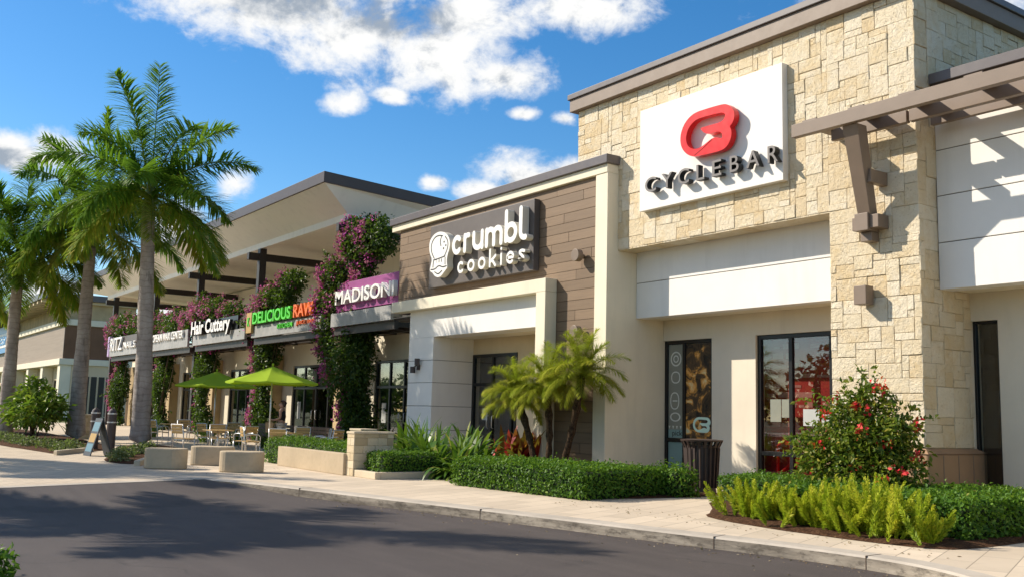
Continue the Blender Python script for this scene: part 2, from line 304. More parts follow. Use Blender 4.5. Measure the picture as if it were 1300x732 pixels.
# ------------------------------------------------------------------ mesh helpers
class MB:
    def __init__(s): s.v = []; s.f = []; s.mi = []; s.cur = 0; s.var = []; s.cv = .5
    def add(s, vs, fs):
        o = len(s.v); s.v += [tuple(p) for p in vs]
        for f in fs: s.f.append([i+o for i in f]); s.mi.append(s.cur); s.var.append(s.cv)
        return s
    def box(s, x0, y0, z0, x1, y1, z1):
        return s.add([(x0,y0,z0),(x1,y0,z0),(x1,y1,z0),(x0,y1,z0),(x0,y0,z1),(x1,y0,z1),(x1,y1,z1),(x0,y1,z1)],
                     [(0,3,2,1),(4,5,6,7),(0,1,5,4),(1,2,6,5),(2,3,7,6),(3,0,4,7)])
    def prism(s, poly, z0, z1):
        n = len(poly); z0f = z0 if callable(z0) else (lambda p: z0); z1f = z1 if callable(z1) else (lambda p: z1)
        a = sum(poly[i][0]*poly[(i+1) % n][1]-poly[(i+1) % n][0]*poly[i][1] for i in range(n))
        if a < 0: poly = poly[::-1]
        return s.add([(p[0],p[1],z0f(p)) for p in poly]+[(p[0],p[1],z1f(p)) for p in poly], [list(range(n))[::-1], list(range(n, 2*n))]+[(i,(i+1) % n,n+(i+1) % n,n+i) for i in range(n)])
    def hexa(s, b, t): return s.add(list(b)+list(t), [(0,3,2,1),(4,5,6,7),(0,1,5,4),(1,2,6,5),(2,3,7,6),(3,0,4,7)])
    def tube(s, pts, rad, n=8, cap=True):
        pts = [Vector(p) for p in pts]; rad = rad if isinstance(rad, (list, tuple)) else [rad]*len(pts); o = []
        ref = None
        for i, p in enumerate(pts):
            t = (pts[min(i+1, len(pts)-1)]-pts[max(i-1, 0)]).normalized()
            if ref is None: ref = Vector((1, 0, 0)) if abs(t.x) < .8 else Vector((0, 1, 0))
            u = (ref-t*ref.dot(t)).normalized(); ref = u; w = t.cross(u)
            o += [p+(u*math.cos(2*math.pi*k/n)+w*math.sin(2*math.pi*k/n))*rad[i] for k in range(n)]
        f = [(i*n+k, i*n+(k+1) % n, (i+1)*n+(k+1) % n, (i+1)*n+k) for i in range(len(pts)-1) for k in range(n)]
        if cap: f += [list(range(n))[::-1], list(range((len(pts)-1)*n, len(pts)*n))]
        return s.add(o, f)
    def bar(s, a, b, w, h):
        a = Vector(a); b = Vector(b); t = (b-a).normalized(); up = Vector((0,0,1)) if abs(t.z) < .95 else Vector((0,1,0))
        u = t.cross(up).normalized()*w/2; v = u.cross(t).normalized()*h/2
        return s.hexa([a-u-v, a+u-v, b+u-v, b-u-v], [a-u+v, a+u+v, b+u+v, b-u+v])
    def each(s, name, mats, parent=None, smooth=False, bevel=0, seg=2):
        """every connected piece as an object of its own"""
        r = list(range(len(s.v)))
        def fd(i):
            while r[i] != i: r[i] = r[r[i]]; i = r[i]
            return i
        for f in s.f:
            for j_ in f[1:]: r[fd(j_)] = fd(f[0])
        gr = {}
        for i, f in enumerate(s.f): gr.setdefault(fd(f[0]), []).append(i)
        for ids in gr.values():
            m = MB(); ix = {}
            for i in ids:
                for j_ in s.f[i]:
                    if j_ not in ix: ix[j_] = len(m.v); m.v.append(s.v[j_])
                m.f.append([ix[j_] for j_ in s.f[i]]); m.mi.append(s.mi[i]); m.var.append(s.var[i])
            o = m.build(name, mats, parent, smooth, bevel, seg)
        return o
    def build(s, name, mats, parent=None, smooth=False, bevel=0, seg=2):
        me = bpy.data.meshes.new(name); me.from_pydata(s.v, [], s.f)
        for m in (mats if isinstance(mats, list) else [mats]): me.materials.append(MT[m] if isinstance(m, str) else m)
        me.polygons.foreach_set('material_index', s.mi)
        at = me.attributes.new('var', 'FLOAT', 'FACE'); at.data.foreach_set('value', s.var)
        if smooth: me.polygons.foreach_set('use_smooth', [True]*len(s.f))
        me.update(); return link(name, me, parent, bevel, seg)
def link(name, me, parent=None, bevel=0, seg=2):
    o = bpy.data.objects.new(name, me); col.objects.link(o)
    if parent is not None:
        o.parent = parent
        if parent.type == 'EMPTY': o.matrix_parent_inverse = Matrix.Translation(-parent.location)
        else: o.matrix_parent_inverse = Matrix.Identity(4)
    if bevel:
        b = o.modifiers.new('bevel', 'BEVEL'); b.width = bevel; b.segments = seg; b.limit_method = 'ANGLE'; b.angle_limit = R(40)
    return o
def mesh_np(name, V, F, mats, var=None, parent=None, smooth=False, mi=None):
    """V (n,3); F list of index arrays of equal width (k,w)"""
    me = bpy.data.meshes.new(name); V = np.asarray(V, np.float32)
    loops = np.concatenate([f.ravel() for f in F]).astype(np.int32); tot = np.concatenate([np.full(len(f), f.shape[1]) for f in F]).astype(np.int32)
    st = np.concatenate([[0], np.cumsum(tot)[:-1]]).astype(np.int32)
    me.vertices.add(len(V)); me.vertices.foreach_set('co', V.ravel()); me.loops.add(len(loops)); me.loops.foreach_set('vertex_index', loops)
    me.polygons.add(len(tot)); me.polygons.foreach_set('loop_start', st); me.polygons.foreach_set('loop_total', tot)
    for m in (mats if isinstance(mats, list) else [mats]): me.materials.append(MT[m] if isinstance(m, str) else m)
    if mi is not None: me.polygons.foreach_set('material_index', np.asarray(mi, np.int32))
    if smooth: me.polygons.foreach_set('use_smooth', np.ones(len(tot), bool))
    if var is not None:
        at = me.attributes.new('var', 'FLOAT', 'FACE'); at.data.foreach_set('value', np.asarray(var, np.float32))
    me.update(calc_edges=True); me.validate(); return link(name, me, parent)
def tag(o, label=None, cat=None, group=None, kind=None):
    for k, v in (('label', label), ('category', cat), ('group', group), ('kind', kind)):
        if v: o[k] = v
    return o
def thing(name, label, cat, loc=(0, 0, 0), group=None):
    o = bpy.data.objects.new(name, None); col.objects.link(o); o.location = loc; o.empty_display_size = .2
    return tag(o, label, cat, group)
def part_of(o, label): o['label'] = label; return o
def dup(root, loc, rz, label=None, scale=1.0):
    r = root.copy(); col.objects.link(r); r.location = loc; r.rotation_euler = (0, 0, rz); r.scale = (scale,)*3
    if label: r['label'] = label
    for ch in list(root.children):
        c = ch.copy(); col.objects.link(c); c.parent = r
        for g in list(ch.children):
            d = g.copy(); col.objects.link(d); d.parent = c
    return r
def norm(a): return a/np.maximum(np.linalg.norm(a, axis=-1, keepdims=True), 1e-9)
def rng(seed): return np.random.default_rng(seed)
def leaves(P, D, N, L, W, fold=.25):
    """one folded leaf per point: base, right, tip, left"""
    n = len(P); D = norm(D); S = norm(np.cross(D, N)); U = np.cross(S, D)
    L = np.broadcast_to(L, n)[:, None]; W = np.broadcast_to(W, n)[:, None]
    mid = P+D*L*.45
    V = np.stack([P, mid+S*W*.5+U*W*fold, P+D*L-U*L*.08, mid-S*W*.5+U*W*fold], 1).reshape(-1, 3)
    i = np.arange(n)[:, None]*4
    return V, np.concatenate([i+np.array([0, 1, 2]), i+np.array([0, 2, 3])], 1).reshape(-1, 3)
def blades(P, D0, L, W, droop, segs=4, side=None, N=None):
    """tapering curved blades starting at P along D0, bending down by droop"""
    n = len(P); D = norm(D0); G = np.array([0, 0, -1.0]); L = np.broadcast_to(L, n); W = np.broadcast_to(W, n); droop = np.broadcast_to(droop, n)
    up = np.broadcast_to(np.array([0, 0, 1.0]), D.shape) if N is None else N
    S = np.cross(D, up); bad = np.linalg.norm(S, axis=1) < .15; S[bad] = np.array([1, 0, 0]); S = norm(S)
    rows = []; p = P.copy(); d = D.copy()
    for k in range(segs+1):
        t = k/segs; w = W*(math.sin(math.pi*min(.999, .12+.88*t))**.7 if k < segs else .03)
        rows.append(p+S*w[:, None]*.5); rows.append(p-S*w[:, None]*.5)
        d = norm(d+G*(droop/segs*(.5+t))[:, None]); p = p+d*(L/segs)[:, None]
    V = np.stack(rows, 1).reshape(-1, 3); m = 2*(segs+1); i = np.arange(n)[:, None]*m
    F = np.concatenate([i+np.array([2*k, 2*k+1, 2*k+3, 2*k+2]) for k in range(segs)], 1).reshape(-1, 4)
    return V, F
def text2d(txt, x0, x1, z0, z1, yb, depth, mats, name, parent, bold=0.0, shear=0.0, spacing=1.0, bevel=0.0):
    cu = bpy.data.curves.new(name, 'FONT'); cu.body = txt; cu.size = 1; cu.extrude = .5; cu.offset = bold; cu.shear = shear; cu.space_character = spacing; cu.resolution_u = 4; cu.fill_mode = 'BOTH'
    t = bpy.data.objects.new('tmp', cu); col.objects.link(t); dg = bpy.context.evaluated_depsgraph_get(); me = bpy.data.meshes.new_from_object(t.evaluated_get(dg))
    bpy.data.objects.remove(t); bpy.data.curves.remove(cu)
    V = np.empty(len(me.vertices)*3, np.float32); me.vertices.foreach_get('co', V); V = V.reshape(-1, 3)
    mn = V.min(0); mxx = V.max(0)
    X = x0+(V[:, 0]-mn[0])/(mxx[0]-mn[0])*(x1-x0); Z = z0+(V[:, 1]-mn[1])/(mxx[1]-mn[1])*(z1-z0); Y = yb-(V[:, 2]+.5)*depth
    me.vertices.foreach_set('co', np.stack([X, Y, Z], 1).astype(np.float32).ravel())
    ml = mats if isinstance(mats, list) else [mats]
    me.materials.clear()
    for m in ml: me.materials.append(MT[m])
    me.name = name; me.update()
    if len(ml) > 1:
        me.polygons.foreach_set('material_index', [0 if abs(p.normal.y) > .7 else 1 for p in me.polygons])
    else: me.polygons.foreach_set('material_index', [0]*len(me.polygons))
    return link(name, me, parent)
def outline(polys, yb, depth, mats, name, parent):
    """flat outline with holes, standing off the wall by depth (points are x,z)"""
    cu = bpy.data.curves.new(name, 'CURVE'); cu.dimensions = '2D'; cu.fill_mode = 'BOTH'; cu.extrude = .5
    for pl in polys:
        s = cu.splines.new('POLY'); s.points.add(len(pl)-1); s.use_cyclic_u = True
        for q, (x, z) in zip(s.points, pl): q.co = (x, z, 0, 1)
    t = bpy.data.objects.new('tmp', cu); col.objects.link(t); dg = bpy.context.evaluated_depsgraph_get(); me = bpy.data.meshes.new_from_object(t.evaluated_get(dg))
    bpy.data.objects.remove(t); bpy.data.curves.remove(cu)
    for v in me.vertices: x, z, e = v.co; v.co = (x, yb-(e+.5)*depth, z)
    ml = mats if isinstance(mats, list) else [mats]
    me.materials.clear()
    for m in ml: me.materials.append(MT[m])
    me.name = name; me.update()
    me.polygons.foreach_set('material_index', [0 if abs(p.normal.y) > .7 or len(ml) == 1 else 1 for p in me.polygons])
    return link(name, me, parent)
def smoothpoly(pts, it=2, closed=True):
    for _ in range(it):
        q = []; n = len(pts)
        for i in range(n if closed else n-1):
            a = pts[i]; b = pts[(i+1) % n]; q += [(a[0]*.75+b[0]*.25, a[1]*.75+b[1]*.25), (a[0]*.25+b[0]*.75, a[1]*.25+b[1]*.75)]
        if not closed: q = [pts[0]]+q+[pts[-1]]
        pts = q
    return pts
def stroke(pts, w, closed=False, n=8):
    """polygon round a polyline with round ends (x,z)"""
    P = [Vector(p) for p in pts]; L = []; Rr = []; m = len(P)
    for i in range(m):
        a = P[(i-1) % m] if (closed or i > 0) else P[i]; b = P[(i+1) % m] if (closed or i < m-1) else P[i]
        t = (b-a).normalized(); nn = Vector((-t.y, t.x))*w/2; L.append(P[i]+nn); Rr.append(P[i]-nn)
    if closed: return [[tuple(p) for p in L], [tuple(p) for p in Rr]]
    def capp(c, fr, sgn): 
        a0 = math.atan2((fr-c).y, (fr-c).x); return [c+Vector((math.cos(a0-math.pi*k/n), math.sin(a0-math.pi*k/n)))*w/2 for k in range(1, n)]
    return [[tuple(p) for p in L+capp(P[-1], L[-1], 1)+Rr[::-1]+capp(P[0], Rr[0], 1)]]

# ------------------------------------------------------------------ ground, road, pavement
CURB = [(-20.9, 6.12), (-19.3, 6.95), (-17.55, 7.39), (-15.66, 7.8), (-13.65, 8.32), (-11.4, 8.84), (-9.33, 9.28), (-7.9, 9.66), (-6.63, 9.80), (-5.85, 9.66), (-5.1, 9.28), (-4.3, 8.6), (-3.2, 7.2), (-2.0, 5.2), (-1.2, 3.0)]
CURB = smoothpoly(CURB, 2, False)
b = MB(); b.add([(-900, -900, -.42), (900, -900, -.42), (900, 900, -.42), (-900, 900, -.42)], [(0, 1, 2, 3)]); tag(b.build('ground', 'ground'), kind='structure')
# asphalt sheet with a gentle ramp up to the flush crossing
b = MB(); ysr = [-60, -20, -5, 0, 2, 4, 5.2, 6.3, 7.4, 8.6, 10.2]
def edge_x(y): return -20.0-.30*(y-6.3)                      # where asphalt meets the raised crossing
offs = [0, .5, 1.0, 1.6, 2.3, 3.0, 4.0]
def roadz(d): return -.15+.143*max(0.0, min(1.0, (3.0-d)/3.0))**1.3
rows = [[(edge_x(y)+d, y, roadz(d)) for y in ysr] for d in offs]+[[(edge_x(y)+4+(40-edge_x(y))*f, y, -.15) for y in ysr] for f in (.15, .4, 1.0)]
V = [p for row in rows for p in row]; n = len(ysr)
b.add(V, [(i*n+j, (i+1)*n+j, (i+1)*n+j+1, i*n+j+1) for i in range(len(rows)-1) for j in range(n-1)]); tag(b.build('road', 'asphalt', smooth=True), kind='structure')
# flush paver crossing to the left
b = MB(); b.prism([(edge_x(-60)-.3, -60), (edge_x(6.3)-.3, 6.3), (-21.2, 6.8), (-30.4, 9.6), (-75, 9.6), (-75, -60)], -.3, -.004); tag(b.build('paver_crossing', 'plaza'), kind='structure')
b = MB(); b.prism([(edge_x(-60)-.3, -60), (edge_x(-60)+.02, -60), (edge_x(6.3)+.02, 6.3), (edge_x(6.3)-.3, 6.3)], -.3, 0.0); tag(b.build('crossing_border', 'kerb'), kind='structure')
# kerb: top and face
k = MB(); n = len(CURB); off = []
for i, p in enumerate(CURB):
    a = Vector(CURB[max(0, i-1)]); c = Vector(CURB[min(n-1, i+1)]); t = (c-a).normalized(); nn = Vector((-t.y, t.x)); off.append((p[0]+nn.x*.30, p[1]+nn.y*.30))
def lip(p): return 0.002
for i in range(n-1):
    p, q, pi, qi = CURB[i], CURB[i+1], off[i], off[i+1]
    tp = (Vector(pi)-Vector(p)).normalized()*.025; tq = (Vector(qi)-Vector(q)).normalized()*.025
    k.cur = 1; k.cv = .5
    k.add([(p[0], p[1], -.3), (q[0], q[1], -.3), (q[0], q[1], -.022), (p[0], p[1], -.022)], [(0, 1, 2, 3)])
    k.cur = 0
    k.add([(p[0], p[1], -.022), (q[0], q[1], -.022), (q[0]+tq.x, q[1]+tq.y, .002), (p[0]+tp.x, p[1]+tp.y, .002)], [(0, 1, 2, 3)])
    k.add([(p[0]+tp.x, p[1]+tp.y, .002), (q[0]+tq.x, q[1]+tq.y, .002), (qi[0], qi[1], .004), (pi[0], pi[1], .004)], [(0, 1, 2, 3)])
kb = k.build('kerb', ['kerb', 'kerbface']); tag(kb, kind='structure')
# kerb joints
j = MB()
for d in (10, 19, 27, 33):
    p = CURB[d]; t = (Vector(CURB[d+1])-Vector(CURB[d-1])).normalized(); nn = Vector((-t.y, t.x))
    a = Vector(p)-nn*.003; c = Vector(p)+nn*.3; w = t*.006
    j.hexa([(a.x-w.x, a.y-w.y, -.16), (a.x+w.x, a.y+w.y, -.16), (c.x+w.x, c.y+w.y, -.16), (c.x-w.x, c.y-w.y, -.16)], [(a.x-w.x, a.y-w.y, .0055), (a.x+w.x, a.y+w.y, .0055), (c.x+w.x, c.y+w.y, .0065), (c.x-w.x, c.y-w.y, .0065)])
tag(j.build('kerb_joint', 'darkwood', None), kind='structure')
s = MB(); poly = off+[(6, 3.0), (6, 24), (-75, 24), (-75, 9.52), (-30.4, 9.52), (-21.2, 6.7)]
s.prism(poly, -.25, 0.0); tag(s.build('sidewalk', 'paving'), kind='structure')

# planting beds (soil)
def bed(name, poly, z=.05):
    return tag(MB().prism(poly, -.1, z).build(name, 'mulch'), kind='structure')
MULCH = smoothpoly([(-10.6, 11.05), (-8.6, 10.82), (-6.75, 11.0), (-6.55, 11.7), (-6.8, 15.6), (-12.6, 16.6), (-12.9, 13.6), (-11.2, 12.0)], 2)
def mound(poly, h): 
    cxm = sum(p[0] for p in poly)/len(poly); cym = sum(p[1] for p in poly)/len(poly)
    b_ = MB(); n_ = len(poly)
    rings = [(1.0, .004), (.93, h*.6), (.7, h), (.3, h)]
    V_ = [(cxm+(p[0]-cxm)*r_+random.uniform(-.015, .015), cym+(p[1]-cym)*r_+random.uniform(-.015, .015), z_) for r_, z_ in rings for p in poly]+[(cxm, cym, h)]
    F_ = [(a_*n_+i, a_*n_+(i+1) % n_, (a_+1)*n_+(i+1) % n_, (a_+1)*n_+i) for a_ in range(3) for i in range(n_)]+[(3*n_+i, 3*n_+(i+1) % n_, 4*n_) for i in range(n_)]
    return b_.add(V_, F_)
random.seed(3)
tag(mound(MULCH, .07).build('mulch_bed', 'mulch', smooth=True), kind='structure')
tag(mound(smoothpoly([(-17.35, 10.8), (-13.45, 11.15), (-13.2, 14.4), (-13.6, 14.9), (-18.2, 15.1), (-21.5, 14.5), (-21.3, 12.2), (-18.9, 11.9)], 2), .06).build('mulch_bed', 'mulch', smooth=True), kind='structure')
tag(mound(smoothpoly([(-60, 4.2), (-36.5, 4.9), (-32.2, 5.45), (-29.95, 5.6), (-32.0, 6.85), (-34, 8.6), (-60, 8.9)], 2), .08).build('mulch_bed', 'mulch', smooth=True), kind='structure')
tag(mound(smoothpoly([(-27.0, 5.98), (-24.7, 6.35), (-27.5, 8.0), (-33.0, 10.2), (-36.8, 10.2), (-35.5, 8.3), (-30, 7.3)], 2), .08).build('mulch_bed', 'mulch', smooth=True), kind='structure')

# ------------------------------------------------------------------ buildings
def wall_open(b, x0, x1, z0, z1, y0, y1, ops):
    """wall along x with rectangular openings (x0,x1,z0,z1)"""
    xs_ = sorted(set([x0, x1]+[min(max(v, x0), x1) for o in ops for v in o[:2]]))
    for a, c in zip(xs_[:-1], xs_[1:]):
        m = (a+c)/2; cut = sorted((max(o[2], z0), min(o[3], z1)) for o in ops if o[0] < m < o[1]); z = z0
        for p, q in cut:
            if p > z+1e-4: b.box(a, y0, z, c, y1, p)
            z = max(z, q)
        if z1 > z+1e-4: b.box(a, y0, z, c, y1, z1)
    return b
def ashlar(b, plane, u0, u1, z0, z1, depth, seed, cell=.135, far=None):
    """random ashlar stones on a plane: plane='y' (u=x, face at y=depth looking to -y) or 'x' (u=y, face at x=depth looking to +x)"""
    rnd = random.Random(seed); nu = max(1, round((u1-u0)/cell)); nz_ = max(1, round((z1-z0)/cell)); cu = (u1-u0)/nu; cz = (z1-z0)/nz_
    g = [[0]*nu for _ in range(nz_)]
    for r in range(nz_):
        for c in range(nu):
            if g[r][c]: continue
            w, h = rnd.choice([(2, 1), (3, 1), (2, 2), (2, 2), (2, 3), (3, 2), (3, 3), (4, 2), (4, 3), (5, 3), (4, 4), (5, 2), (3, 2), (1, 1), (4, 1)])
            while c+w > nu or any(g[r][c+i] for i in range(min(w, nu-c))): w -= 1
            h = min(h, nz_-r)
            while any(g[r+k][c+i] for k in range(h) for i in range(w)): h -= 1
            for k_ in range(h):
                for i in range(w): g[r+k_][c+i] = 1
            gp = rnd.uniform(.002, .005); a = u0+c*cu+(gp if c else 0); e = u0+(c+w)*cu-(gp if c+w < nu else 0); p = z0+r*cz+gp; q = z0+(r+h)*cz-gp
            o = rnd.uniform(.014, .036); ch = rnd.uniform(.006, .013); b.cv = rnd.random()
            j = lambda: rnd.uniform(-.004, .004)
            R4 = [(a+j(), p+j()), (e+j(), p+j()), (e+j(), q+j()), (a+j(), q+j())]
            I4 = [(R4[0][0]+ch, R4[0][1]+ch), (R4[1][0]-ch, R4[1][1]+ch), (R4[2][0]-ch, R4[2][1]-ch), (R4[3][0]+ch, R4[3][1]-ch)]
            if plane == 'y': V = [(x, depth, z) for x, z in R4]+[(x, depth-o+ch*.6, z) for x, z in R4]+[(x, depth-o+rnd.uniform(-.004, .004), z) for x, z in I4]
            else: V = [(depth, y, z) for y, z in R4]+[(depth+o-ch*.6, y, z) for y, z in R4]+[(depth+o+rnd.uniform(-.004, .004), y, z) for y, z in I4]
            b.add(V, [(8, 9, 10, 11)]+[(i+4*k_, (i+1) % 4+4*k_, (i+1) % 4+4*k_+4, i+4*k_+4) for k_ in (0, 1) for i in range(4)])
    b.cv = .5
def glazing(parent, name, x0, x1, z0, z1, y, mull=(), bars=(), fr=.07, fd=.10, handle=None, pane_y=.05):
    """dark aluminium frame with one glass pane, seen from -y; fr = bar width"""
    b = MB(); b.box(x0, y, z0, x0+fr, y+fd, z1); b.box(x1-fr, y, z0, x1, y+fd, z1)
    b.box(x0+fr, y, z1-fr, x1-fr, y+fd, z1); b.box(x0+fr, y, z0, x1-fr, y+fd, z0+fr)
    xs_ = [x0+fr]+[v for m in mull for v in (m-fr/2, m+fr/2)]+[x1-fr]
    for m in mull: b.box(m-fr/2, y+.004, z0+fr, m+fr/2, y+fd-.004, z1-fr)
    for z in bars:
        for a, c in zip(xs_[::2], xs_[1::2]): b.box(a, y+.008, z-fr/2, c, y+fd-.008, z+fr/2)
    f = b.build(name, 'black', parent, bevel=.006, seg=1)
    MB().box(x0+fr*.5, y+pane_y, z0+fr*.5, x1-fr*.5, y+pane_y+.006, z1-fr*.5).build('pane', 'glass', f)
    if handle:
        h = MB()
        for hx in handle: h.tube([(hx, y-.01, 1.0), (hx, y-.07, 1.03), (hx, y-.07, 1.37), (hx, y-.01, 1.40)], .016)
        h.each('handle', 'alu', f, smooth=True)
    return f
def room(parent, x0, x1, y0, y1, z0, z1, m='interior'):
    b = MB(); t = .05
    b.box(x0, y1, z0, x1, y1+t, z1); b.box(x0-t, y0, z0, x0, y1+t, z1); b.box(x1, y0, z0, x1+t, y1+t, z1); b.box(x0, y0, z1, x1, y1, z1+t); b.box(x0, y0, z0-t, x1, y1, z0)
    return b.build('interior', m, parent)

# ---- stone-clad gym unit
gym = thing('shop_building', 'tall pale stone shop with white sign and a stone corner pillar', 'building', (-14, 17, 0))
b = MB(); b.box(-19.6, 15.85, 5.57, -9.83, 16.46, 9.5); b.box(-11.71, 15.85, 1.0, -9.83, 17.42, 5.568); b.box(-19.6, 16.462, 5.7, -9.835, 22, 9.52)
st = b.build('stone_wall', 'mortar', gym)
b = MB(); ashlar(b, 'y', -19.6, -11.72, 5.57, 9.5, 15.85, 5); ashlar(b, 'y', -11.72, -9.815, 1.07, 9.5, 15.85, 8)
ashlar(b, 'x', 15.83, 17.44, 1.07, 7.6, -9.83, 11); ashlar(b, 'x', 15.83, 22, 7.62, 9.5, -9.832, 14)
for i in range(30):   # underside of the stone lintel
    x = -19.5+i*.26; b.cv = random.random(); b.box(x, 15.84, 5.545, x+.25, 16.40, 5.572)
b.build('stone_facing', 'stone', st)
b = MB(); b.box(-11.84, 15.70, -.05, -9.69, 17.62, .97)
for i in range(4): b.cv = .5
pb = b.build('pillar_base', 'basebrown', gym, bevel=.03)
b = MB(); b.hexa([(-11.86, 15.68, .972), (-9.67, 15.68, .972), (-9.67, 17.62, .972), (-11.86, 17.62, .972)], [(-11.74, 15.80, 1.06), (-9.79, 15.80, 1.06), (-9.79, 17.5, 1.06), (-11.74, 17.5, 1.06)]); b.build('coping', 'basebrown', pb)
b = MB()
for y in (16.18, 16.66, 17.14): b.box(-9.694, y-.012, .0, -9.686, y+.012, .95)
for x in (-11.3, -10.77, -10.23): b.box(x-.012, 15.696, .0, x+.012, 15.704, .95)
b.each('panel_joint', 'bronze', pb)
b = MB(); b.box(-19.78, 15.66, 9.50, -9.63, 22.2, 9.83); pr = b.build('parapet', 'bronze', gym, bevel=.012)
MB().box(-19.83, 15.61, 9.832, -9.58, 22.3, 9.98).build('cap', 'cap', pr, bevel=.015)
# white band over the entrance
b = MB(); b.box(-17.955, 16.46, 3.91, -11.72, 16.80, 4.778); b.box(-17.955, 16.46, 4.796, -11.72, 16.80, 5.56)
fp = b.build('fascia_panel', 'white', gym, bevel=.006); MB().box(-17.955, 16.475, 3.95, -11.72, 16.78, 5.55).build('panel_joint', 'gap', fp)
MB().box(-17.95, 16.802, 3.93, -11.6, 17.39, 4.1).build('soffit', 'cream', gym)
WIN = (-17.96, -16.30, .13, 3.41); DOOR = (-14.95, -12.25, .02, 3.41); SLIT = (-9.80, -9.29, .16, 3.41)
b = wall_open(MB(), -17.955, 3.0, 0, 4.3, 17.4, 17.7, [WIN, DOOR, SLIT]); b.build('wall', 'beige', gym)
w = glazing(gym, 'window', *WIN, 17.46, mull=(-17.30,), bars=(.93,), fr=.09)
b = MB(); b.box(-17.86, 17.502, .98, -17.36, 17.508, 3.31); b.build('window_film', 'film', w); MB().box(-17.86, 17.502, .23, -17.36, 17.508, .88).build('window_film', 'tealfilm', w); MB().box(-17.86, 17.5005, .99, -17.36, 17.5015, 1.19).build('window_film', 'tealfilm', w)
dl = []
def ring(cx_r, cz_r, r0, w_, seg=20, sx_=1.0): return [[(cx_r+sx_*(r0+w_/2)*math.cos(2*math.pi*i/seg), cz_r+(r0+w_/2)*math.sin(2*math.pi*i/seg)) for i in range(seg)], [(cx_r+sx_*(r0-w_/2)*math.cos(2*math.pi*i/seg), cz_r+(r0-w_/2)*math.sin(2*math.pi*i/seg)) for i in range(seg)]]
dl += ring(-17.6, 2.95, .17, .035)+ring(-17.6, 2.95, .08, .03)
dl += stroke(smoothpoly([(-17.75, 2.62), (-17.47, 2.62), (-17.47, 2.35), (-17.75, 2.35)], 2), .03, True)
dl += stroke(smoothpoly([(-17.78, 2.1), (-17.78, 1.7), (-17.5, 1.7), (-17.5, 2.1)], 2), .03, True)+stroke([(-17.7, 1.9), (-17.56, 1.9)], .03)
dl += ring(-17.62, 1.5, .10, .03, 16, 1.6)
for i in range(4): dl += [[(-17.85+.13*i, 1.28), (-17.79+.13*i, 1.28), (-17.82+.13*i, 1.20)]]
outline(dl, 17.5015, .003, 'filmline', 'window_graphic', w)
text2d('pick', -17.72, -17.38, 1.0, 1.17, 17.5, .003, 'ink', 'lettering', w)
MB().box(-17.25, 17.502, .98, -16.40, 17.508, 3.31).build('poster', 'poster', w)
def logo_polys(cxp, czp, s_):
    return [[(cxp+(x+14.62)*s_, czp+(z-7.78)*s_) for x, z in L] for L in (LOGO_O, LOGO_H)]
LOGO_O = [(-14.124,8.273),(-14.331,8.285),(-14.63,8.291),(-14.899,8.289),(-15.063,8.255),(-15.21,8.177),(-15.329,8.06),(-15.403,7.91),(-15.425,7.762),(-15.406,7.633),(-15.349,7.518),(-15.263,7.417),(-15.152,7.337),(-15.024,7.283),(-14.879,7.262),(-14.736,7.258),(-14.559,7.25),(-14.367,7.245),(-14.178,7.25),(-14.059,7.283),(-13.965,7.363),(-13.907,7.468),(-13.887,7.569),(-13.9,7.658),(-13.946,7.732),(-13.872,7.783),(-13.822,7.861),(-13.805,7.956),(-13.828,8.054),(-13.877,8.132),(-13.954,8.204),(-14.039,8.252)]
LOGO_H = [(-14.21,8.102),(-14.488,8.116),(-14.772,8.127),(-14.953,8.11),(-15.099,8.034),(-15.21,7.908),(-15.246,7.75),(-15.223,7.635),(-15.164,7.545),(-15.079,7.483),(-14.988,7.446),(-14.826,7.44),(-14.701,7.475),(-14.559,7.537),(-14.436,7.58),(-14.332,7.576),(-14.229,7.537),(-14.178,7.515),(-14.15,7.549),(-14.153,7.602),(-14.187,7.655),(-14.263,7.691),(-14.367,7.700),(-14.506,7.694),(-14.601,7.716),(-14.683,7.756),(-14.754,7.818),(-14.815,7.895),(-14.559,7.888),(-14.245,7.886),(-14.142,7.905),(-14.081,7.965),(-14.064,8.019),(-14.091,8.06),(-14.142,8.086)]
lg = logo_polys(-16.72, 1.33, .36); outline(lg, 17.4995, .003, 'mint', 'logo_decal', w)
d = glazing(gym, 'entrance_door', *DOOR, 17.46, mull=(-14.02, -12.95), bars=(.74,), fr=.10, handle=(-12.85,))
b = MB(); b.box(-14.62, 17.505, 1.45, -14.32, 17.508, 1.95); b.box(-14.30, 17.505, 1.55, -14.1, 17.508, 1.95); b.each('notice', 'film', d)
b = MB(); b.box(-13.72, 17.505, 1.38, -13.30, 17.508, 1.74); b.box(-13.24, 17.505, 1.38, -13.05, 17.508, 1.65); b.each('notice', 'paper', d)
s_ = glazing(gym, 'window', *SLIT, 17.46, fr=.05)
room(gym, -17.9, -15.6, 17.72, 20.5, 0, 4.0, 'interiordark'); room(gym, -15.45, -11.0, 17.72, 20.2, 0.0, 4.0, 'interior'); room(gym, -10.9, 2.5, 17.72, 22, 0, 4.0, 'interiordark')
b = MB(); b.box(-15.4, 17.85, .01, -11.05, 17.9, 3.9); rw = b.build('red_wall', 'redwall', gym)
b = MB(); rnd = random.Random(7)
for r in range(13):
    x = -15.3
    while x < -11.3:
        w_ = rnd.uniform(.12, .5); hh = rnd.choice([.06, .09, .12])
        if rnd.random() < .75: b.box(x, 17.84, .9+r*.22, x+w_, 17.848, .9+r*.22+hh)
        x += w_+.07
b.build('wall_graphic', 'faint', rw)
b = MB()
